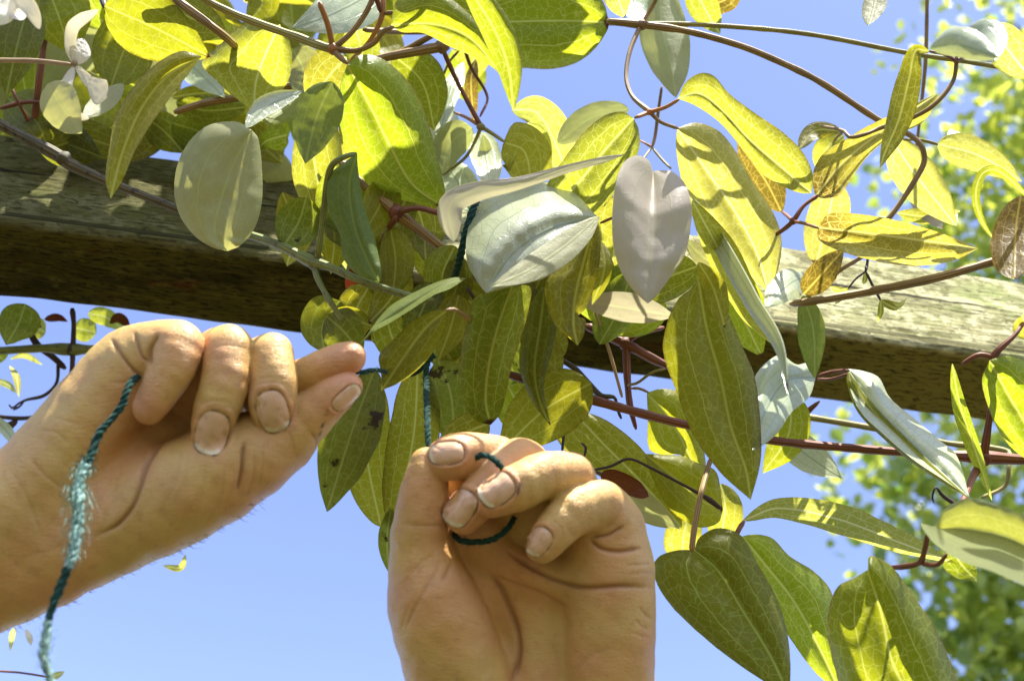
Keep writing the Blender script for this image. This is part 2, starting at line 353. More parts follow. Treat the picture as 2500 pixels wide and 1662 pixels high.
def leafE(parent, mid, A, B, dm, dA, dB, mat, label=None, cv=.012, NU=18, NV=52, p_=1.7, nib=.010):
    """blade with its own outline: midrib and two margins; dm = depths along the midrib, dA / dB = how much farther the margins lie"""
    sd_ = random.random()*100; n = NV+1; tt = np.linspace(0, 1, n); tt = tt-.05*np.sin(2*np.pi*tt)*.6
    def row(L_): S = spline(L_, 240); c = np.concatenate([[0], np.cumsum(np.linalg.norm(np.diff(S, axis=0), axis=1))]); c /= c[-1]; return np.column_stack([np.interp(tt, c, S[:, j]) for j in range(2)])
    M, a, b = row(mid), row(A), row(B); D = np.interp(tt, np.linspace(0, 1, len(dm)), dm); f = lambda q: np.interp(tt, np.linspace(0, 1, len(q)), q) if hasattr(q, '__len__') else np.full(n, q)*np.sin(np.pi*np.clip(tt*1.15, 0, 1))**.5
    ea, eb = f(dA), f(dB); V, UV, MT = [], [], []; Mw = PN(np.column_stack([M, D])); Lm = np.linalg.norm(np.diff(Mw, axis=0), axis=1).sum()
    for i in range(n):
        for j in range(NU+1):
            u = -1+2*j/NU; e, de = (a[i], ea[i]) if u < 0 else (b[i], eb[i]); au = abs(u)**.9
            nb = 1-nib*(1+noise.noise((tt[i]*26+sd_, 3 if u > 0 else 0, 0)))*(abs(u) > .9)
            p = M[i]+(e-M[i])*au*nb; w = np.linalg.norm(e-M[i])
            d = D[i]+de*abs(u)**p_+w/2500*D[i]*(.06*noise.noise((tt[i]*5, sd_+u*1.5, 0))+.035*noise.noise((tt[i]*15, u*5, sd_)))-cv*(w/100)*(abs(u)*(1-abs(u)))*1.6
            V.append((p[0], p[1], d)); UV.append(((u+1)/2, tt[i])); MT.append((u*w/2500*D[i], tt[i]*Lm))
    F = [(i*(NU+1)+j, i*(NU+1)+j+1, (i+1)*(NU+1)+j+1, (i+1)*(NU+1)+j) for i in range(NV) for j in range(NU)]
    o = link('leaf', mesh('leaf', PN(V), F, LM[mat], uv=UV, uv2=MT), parent)
    if label: o['label'] = label
    return o
def tube(parent, pts, mat, sides=12, name='stem', dens=9., jit=.14, rf=.84, cap=True, nodes=()):
    """round stem; rows (x, y, depth, radius px)"""
    p = np.asarray(pts, float); ln = np.linalg.norm(np.diff(p[:, :2], axis=0), axis=1).sum(); n = max(6, int(ln/dens))
    S = spline(p, n); q = PN(S); r = S[:, 3]*S[:, 2]/2500*rf
    T = np.gradient(q, axis=0); T /= np.linalg.norm(T, axis=1)[:, None]
    ref = np.cross(T[0], FWn); ref /= np.linalg.norm(ref); sd_ = random.random()*50
    V, UV = [], []; acc = 0
    for i in range(n):
        ref = ref-T[i]*np.dot(ref, T[i]); ref /= np.linalg.norm(ref); bn = np.cross(T[i], ref)
        rr = r[i]*(1+jit*noise.noise((acc*120+sd_, 0, 0)))
        if cap and i in (0, n-1): rr *= .55
        for j in range(sides+1):
            a = 2*math.pi*j/sides; rg = 1+.05*math.cos(a*6)
            V.append(q[i]+(ref*math.cos(a)+bn*math.sin(a))*rr*rg); UV.append((j/sides, acc*20))
        if i < n-1: acc += np.linalg.norm(q[i+1]-q[i])
    m = sides+1
    F = [(i*m+j, i*m+j+1, (i+1)*m+j+1, (i+1)*m+j) for i in range(n-1) for j in range(sides)]
    F += [tuple(reversed(range(sides))), tuple(range((n-1)*m, (n-1)*m+sides))]
    return link(name, mesh(name, V, F, SM[mat] if isinstance(mat, str) else mat, uv=UV), parent)
def knot(parent, x, y, d, r, mat):
    """swollen node where leaf stalks meet"""
    V, F = [], []; c = P(x, y, d); rr = r*d/2500*.85; n, m = 10, 14; s_ = random.random()*9
    for i in range(n+1):
        th = math.pi*i/n
        for j in range(m):
            ph = 2*math.pi*j/m; v = Vector((math.sin(th)*math.cos(ph), math.sin(th)*math.sin(ph), math.cos(th)))
            V.append(c+v*rr*(1+.25*noise.noise(v*1.7+Vector((s_, 0, 0)))))
    F = [(i*m+j, i*m+(j+1) % m, (i+1)*m+(j+1) % m, (i+1)*m+j) for i in range(n) for j in range(m)]
    return link('node', mesh('node', V, F, SM[mat], uv=[(0.3, .2)]*len(V)), parent)

G = 'climbing vine shoots trained along the beam'
def shoot(x, y, d, label):
    o = bpy.data.objects.new('vine_shoot', None); COL.objects.link(o); o.location = P(x, y, d); o.empty_display_size = .02
    return tag(o, label, 'vine shoot', G)
_pend = []
def adopt(o): 
    """children were built in world space: cancel the Empty's place"""
    bpy.context.view_layer.update()
    inv = o.matrix_world.inverted()
    for c in o.children: c.matrix_parent_inverse = inv
SH = {
 'A': shoot(300, 60, .55, 'shaded tangle of broad leaves and wilted white flowers at the upper left'),
 'B': shoot(800, 115, .50, 'shoot with the broad bright green netted leaf hanging above the beam'),
 'N': shoot(1300, 60, .50, 'shoot of big green leaves folding over at the top edge'),
 'C': shoot(1567, 61, .55, 'long arching olive stem whose yellow leaves glow against open sky'),
 'W': shoot(1100, 200, .62, 'thin red stalked shoot carrying small pale whitish leaves'),
 'E': shoot(1300, 600, .48, 'shoot of drooping leaves with the pale two lobed leaf and brown twisted leaf'),
 'H': shoot(0, 300, .50, 'mottled green stem lying along the shaded face of the beam'),
 'J': shoot(2400, 640, .50, 'brown ribbed stem with a pointed yellow leaf crossing the sunlit beam'),
 'K': shoot(960, 900, .47, 'shoot of spotted torn leaves hanging between the two hands'),
 'D': shoot(2400, 1116, .52, 'straight red stem with white glossy leaves below the beam'),
 'Q': shoot(1690, 1340, .45, 'shoot of large dark olive leaves hanging lowest beside the hand'),
 'X': shoot(2260, 1340, .40, 'blurred near leaves on a curved red stalk at lower right'),
 'Z': shoot(0, 850, .66, 'dark woody shoot with small round leaves under the beam'),
}
# rows: shoot, outline, half width, spine, depth at base, depth at tip, roll, material, extras
LV = [
 # upper left
 ('A','ov',82,[(255,15),(380,70),(515,140)],.50,.49,10,'o',{}),
 ('A','ro',78,[(335,50),(300,130),(272,208)],.60,.61,0,'o',{}),
 ('A','ov',52,[(70,10),(40,120),(15,235)],.50,.52,12,'d',{}),
 ('A','ov',80,[(120,-20),(150,60),(170,130)],.58,.62,0,'g',{}),
 ('A','ov',60,[(380,-40),(440,30),(560,80)],.56,.56,0,'o',{}),
 ('A','ov',48,[(115,205),(150,260),(200,325)],.44,.43,20,'p',{}),
 ('A','la',24,[(300,205),(250,250),(200,290)],.53,.50,25,'p',{}),
 ('A','ro',30,[(240,310),(225,335),(225,368)],.60,.64,0,'y',{}),
 ('A','ov',45,[(360,290),(400,320),(450,375)],.60,.63,0,'g',{}),
 ('A','ov',48,[(130,360),(210,340),(330,380)],.60,.62,0,'o',{}),
 ('A','ov',60,[(300,270),(350,320),(300,400)],.61,.62,0,'o',{}), ('A','ov',60,[(420,300),(500,330),(560,400)],.61,.62,0,'g',{}), ('A','ov',50,[(560,300),(620,340),(690,400)],.62,.63,0,'o',{}), ('A','ov',60,[(90,330),(160,350),(250,385)],.60,.61,0,'d',{}),
 ('A','el',38,[(430,250),(500,270),(600,262)],.60,.62,10,'g',{}),
 ('A','la',20,[(420,238),(490,228),(560,232)],.62,.62,0,'o',{}),
 ('A','ov',42,[(455,150),(500,190),(550,240)],.62,.56,0,'w',{}),
 ('A','la',28,[(600,312),(650,262),(738,222)],.47,.44,-20,'w',{'curl':.5}),
 ('A','ov',32,[(735,235),(690,270),(640,300)],.48,.45,20,'k',{}),
 ('A','ov',60,[(20,240),(90,300),(120,380)],.60,.62,0,'d',{}),
 ('A','ov',50,[(620,300),(650,360),(640,420)],.63,.66,0,'y',{}),
 ('A','ov',40,[(640,380),(670,410),(700,470)],.64,.66,0,'p',{}),
 ('A','ov',34,[(700,330),(650,345),(625,370)],.60,.62,0,'g',{}),
 # top centre
 ('B','ov',62,[(930,-30),(820,30),(712,70)],.53,.47,15,'w',{}),
 ('B','ov',58,[(846,140),(800,190),(752,265)],.50,.54,0,'y',{}),
 ('B','ov',62,[(960,135),(1030,200),(1062,320)],.56,.58,0,'g',{}),
 ('B','ov',52,[(712,120),(740,170),(720,235)],.55,.55,0,'p',{}),
 ('B','ov',56,[(812,200),(772,290),(745,400)],.45,.44,10,'k',{'cup':.4}),
 ('B','la',48,[(900,470),(940,580),(968,705)],.515,.52,0,'o',{}),
 ('B','ov',66,[(985,430),(1030,540),(1040,640)],.525,.53,0,'o',{}),
 ('B','la',28,[(862,650),(872,700),(878,740)],.535,.54,0,'r',{}),
 ('B','ov',52,[(865,60),(880,110),(900,200)],.56,.58,0,'y',{}),
 ('B','ov',45,[(620,-40),(640,10),(600,60)],.58,.60,0,'o',{}),
 ('N','la',44,[(1120,-60),(1200,60),(1240,160),(1254,272)],.435,.43,25,'g',{'curl':-.5}),
 ('N','ov',50,[(1040,-60),(1080,0),(1180,40)],.55,.55,0,'g',{}),
 # small pale leaves
 ('W','la',24,[(1130,152),(1100,220),(1078,315)],.62,.58,20,'w',{}),
 ('W','la',17,[(1160,145),(1150,200),(1158,300)],.62,.62,30,'b',{}),
 ('W','ov',42,[(1152,312),(1100,350),(1075,430)],.60,.60,10,'p',{}),
 ('W','ov',40,[(1168,322),(1190,400),(1195,480)],.62,.55,0,'w',{}),
 ('W','ov',50,[(1090,400),(1120,450),(1150,520)],.62,.56,0,'w',{}),
 ('W','la',22,[(1070,200),(1090,250),(1062,330)],.63,.60,20,'p',{}),
 ('W','ov',42,[(1110,275),(1085,300),(1060,400)],.64,.60,0,'w',{}),
 ('W','la',16,[(1180,330),(1185,380),(1172,430)],.60,.60,20,'p',{}),
 # centre, against the sky
 ('C','la',56,[(1250,268),(1310,275),(1360,360),(1390,450)],.60,.63,0,'Y',{}),
 ('W','ro',62,[(1230,347),(1280,370),(1298,455)],.56,.57,-8,'y',{}),
 ('E','el',34,[(1535,266),(1440,290),(1362,350)],.58,.58,15,'p',{}),
 ('E','tr',34,[(1526,377),(1400,408),(1260,448),(1160,468),(1100,500),(1108,592)],.455,.44,10,'m',{'wav':1.,'cup':.6}),
 ('E','la',36,[(1462,528),(1380,600),(1290,660),(1195,702)],.455,.42,20,'p',{}),
 ('C','la',42,[(1908,518),(1868,440),(1800,345)],.58,.57,0,'b',{}),
 ('E','la',24,[(1690,480),(1765,600),(1840,730),(1905,840),(1925,962)],.47,.43,40,'w',{'roll1':55,'curl':.6}),
 ('E','la',42,[(1690,490),(1750,600),(1820,740),(1895,850)],.49,.47,20,'y',{}),
 ('E','la',24,[(1672,585),(1720,630),(1795,678)],.50,.50,0,'p',{}),
 ('C','ov',40,[(1975,672),(1930,690),(1868,750)],.545,.50,10,'w',{'cup':.5}),
 ('C','ov',36,[(1962,718),(2010,665),(2060,608)],.53,.53,10,'b',{}),
 ('C','la',38,[(1960,722),(1985,800),(1990,925)],.545,.52,20,'k',{'curl':.6}),
 ('C','la',34,[(2268,126),(2236,124),(2220,190),(2195,290),(2162,370),(2148,410)],.475,.47,10,'o',{'roll1':-35}),
 ('C','la',52,[(2170,330),(2230,420),(2335,552)],.54,.57,-8,'Y',{}),
 ('C','ov',40,[(2288,352),(2390,380),(2496,443)],.545,.56,-10,'Y',{}),
 ('C','la',11,[(2520,490),(2435,416),(2398,425),(2382,480),(2400,545),(2438,598)],.50,.50,0,'g',{}),
 ('C','el',54,[(2492,478),(2480,560),(2475,682)],.50,.47,12,'b',{}),
 ('C','el',50,[(2040,440),(2020,540),(1992,645)],.58,.60,0,'Y',{}),
 ('C','la',20,[(2190,520),(2260,528),(2345,515)],.60,.58,0,'y',{}),
 ('C','la',30,[(2225,430),(2250,480),(2300,560)],.61,.58,0,'m',{}),
 ('C','la',22,[(2055,320),(1990,320),(1950,365)],.56,.57,30,'o',{}),
 ('C','la',30,[(2060,330),(2020,360),(1995,420)],.57,.58,0,'y',{}),
 ('N','ov',32,[(1490,-40),(1510,0),(1525,45)],.58,.58,0,'Y',{}),
 ('N','ov',36,[(1540,-40),(1550,20),(1540,60)],.60,.58,0,'w',{}),
 ('C','la',66,[(1612,-50),(1615,60),(1640,170),(1650,240)],.60,.56,10,'p',{'fold':-.3}),
 ('C','ov',40,[(1690,-40),(1720,20),(1758,85)],.60,.57,0,'y',{}),
 ('C','ov',30,[(1800,-30),(1770,0),(1700,25)],.59,.60,0,'b',{}),
 ('C','la',28,[(2140,-40),(2135,10),(2120,64)],.52,.50,10,'p',{}),
 ('C','ov',40,[(2272,118),(2340,110),(2440,140)],.40,.36,10,'w',{'cup':.7}),
 ('C','ov',46,[(2360,70),(2400,90),(2430,150)],.41,.37,0,'w',{'cup':.4}),
 ('C','ov',50,[(2425,60),(2460,120),(2525,200)],.45,.47,0,'Y',{}),
 # middle cluster in front of the beam
 ('E','la',20,[(1468,590),(1475,660),(1445,745)],.46,.46,0,'o',{}),
 ('E','ov',60,[(1500,480),(1500,600),(1490,690)],.53,.54,0,'y',{}),
 ('E','ov',62,[(1702,650),(1600,690),(1470,765)],.50,.52,0,'g',{}),
 ('E','la',36,[(1420,735),(1520,750),(1650,772)],.485,.48,20,'m',{}),
 ('E','ov',52,[(1620,730),(1560,775),(1480,815)],.52,.53,0,'g',{}),
 ('E','ov',60,[(1380,650),(1440,680),(1520,720)],.52,.53,0,'y',{}),
 ('E','ov',78,[(1705,650),(1790,740),(1862,872)],.51,.53,0,'g',{}),
 ('E','la',30,[(1705,640),(1740,700),(1770,800)],.462,.45,30,'o',{}),
 ('E','ov',60,[(1560,560),(1620,640),(1660,700)],.53,.55,0,'y',{}),
 ('E','ov',50,[(1225,650),(1290,700),(1350,760)],.53,.54,0,'y',{}),
 ('E','ov',50,[(1090,700),(1150,740),(1180,800)],.50,.50,0,'o',{}),
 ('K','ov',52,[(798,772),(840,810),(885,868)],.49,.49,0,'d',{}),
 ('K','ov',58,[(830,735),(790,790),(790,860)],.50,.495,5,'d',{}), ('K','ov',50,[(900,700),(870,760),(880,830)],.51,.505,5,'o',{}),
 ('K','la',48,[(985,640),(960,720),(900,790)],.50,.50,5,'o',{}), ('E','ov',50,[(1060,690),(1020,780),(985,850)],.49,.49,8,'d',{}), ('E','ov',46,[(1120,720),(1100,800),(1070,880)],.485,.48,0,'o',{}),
 ('B','ov',56,[(905,520),(930,600),(905,690)],.53,.535,0,'g',{}), ('B','la',46,[(1010,560),(1060,640),(1120,700)],.52,.53,0,'o',{}), ('W','ov',48,[(1290,300),(1300,390),(1240,470)],.60,.60,0,'Y',{}),
 ('B','ov',52,[(850,430),(880,520),(860,600)],.535,.535,0,'o',{}), ('B','ov',48,[(1000,470),(960,560),(985,640)],.53,.53,0,'y',{}), ('E','ov',52,[(1110,600),(1080,680),(1110,760)],.505,.505,0,'g',{}),
 ('B','la',44,[(690,470),(720,560),(700,650)],.555,.555,0,'o',{}), ('K','ov',46,[(940,760),(960,830),(1000,890)],.50,.50,0,'o',{}),
 ('K','ov',36,[(800,800),(850,780),(920,800)],.50,.50,0,'o',{}),
 ('K','ov',30,[(915,795),(940,830),(935,872)],.52,.53,0,'y',{'hole':[(.5,.2,.003)]}),
 ('K','ov',45,[(1060,820),(1090,860),(1125,915)],.51,.53,0,'y',{}),
 ('K','la',76,[(915,900),(860,1050),(798,1248)],.475,.475,10,'s',{'label':'torn olive leaf blotched with brown'}),
 ('K','el',60,[(905,910),(895,1100),(930,1286)],.485,.49,0,'o',{}),
 ('K','el',62,[(1020,890),(1010,1060),(962,1300)],.48,.49,0,'o',{}),
 ('K','el',58,[(1070,880),(1100,960),(1110,1080)],.49,.50,0,'s',{}),
 ('K','ov',46,[(1195,1032),(1130,1060),(1060,1110)],.475,.47,0,'o',{}),
 ('K','la',22,[(955,1240),(945,1310),(950,1398)],.47,.47,20,'s',{}),
 ('K','ov',80,[(1443,935),(1330,1000),(1215,1110)],.485,.48,8,'o',{}),
 ('K','ov',60,[(1240,940),(1270,1010),(1260,1090)],.51,.51,0,'g',{}),
 ('D','la',36,[(1470,1160),(1560,1230),(1660,1290)],.50,.50,20,'p',{}),
 ('D','el',46,[(1760,1180),(1770,1240),(1755,1340)],.53,.54,0,'y',{}),
 ('D','el',50,[(1690,1240),(1670,1300),(1665,1380)],.55,.56,0,'y',{}),
 # lower right
 ('D','la',36,[(1815,1270),(1900,1240),(2050,1268),(2200,1325),(2335,1375)],.50,.49,15,'Y',{'roll1':40}),
 ('D','ov',42,[(2322,1340),(2350,1380),(2385,1418)],.50,.50,0,'g',{}),
 ('D','la',18,[(2325,888),(2345,990),(2385,1110),(2422,1222)],.50,.49,30,'g',{'fold':.4}),
 ('D','ov',44,[(1900,1050),(1970,1110),(2057,1168)],.56,.52,0,'w',{}),
 ('D','ov',48,[(1930,960),(1925,1060),(1862,1156)],.52,.53,0,'g',{}),
 ('D','ov',38,[(2495,770),(2505,790),(2530,830)],.50,.50,0,'y',{}),
 # under the beam at far left
 ('Z','ov',46,[(62,742),(45,790),(15,842)],.62,.60,10,'d',{}),
 ('Z','ro',27,[(62,800),(85,800),(112,812)],.66,.67,0,'y',{}),
 ('Z','ro',29,[(182,800),(205,805),(236,812)],.66,.67,0,'y',{}),
 ('Z','ov',22,[(215,765),(260,775),(305,808)],.66,.67,0,'y',{}),
 ('Z','la',12,[(268,790),(290,775),(318,800)],.65,.65,0,'r',{}),
 ('Z','la',10,[(108,780),(140,775),(166,785)],.65,.65,0,'r',{}),
 ('Z','la',8,[(24,893),(40,920),(46,970)],.66,.66,20,'Y',{}),
 ('Z','la',7,[(25,876),(60,868),(104,890)],.66,.66,20,'y',{}),
 ('Z','la',14,[(-30,1010),(15,1050),(42,1090)],.64,.62,20,'w',{}),
 ('Z','la',8,[(-20,925),(20,940),(40,960)],.66,.66,0,'Y',{}),
 ('Z','la',8,[(398,1380),(440,1385),(454,1352)],.62,.62,0,'y',{}),
 ('Z','la',7,[(34,1530),(28,1560),(25,1590)],.62,.62,0,'Y',{}),
 ('Z','la',7,[(62,1535),(72,1555),(77,1575)],.62,.62,0,'f',{}),
 ('Z','la',9,[(120,1655),(138,1648),(158,1638)],.62,.62,0,'Y',{}),
 ('Z','ov',24,[(10,880),(-10,860),(-20,840)],.64,.64,0,'g',{}),
 # tiny new leaflets on the sunny beam
 ('J','la',7,[(2070,705),(2050,708),(2025,700)],.535,.53,0,'y',{}),
 ('J','la',6,[(2072,700),(2055,725),(2038,743)],.535,.53,0,'o',{}),
 ('J','la',9,[(2150,733),(2185,752),(2198,750)],.53,.53,0,'y',{}),
 ('J','la',7,[(2150,732),(2195,745),(2213,728)],.53,.53,0,'y',{}),
 ('J','la',7,[(2150,732),(2150,760),(2142,788)],.53,.53,0,'g',{}),
 ('J','la',6,[(2112,662),(2112,680),(2108,694)],.535,.53,0,'g',{}),
]
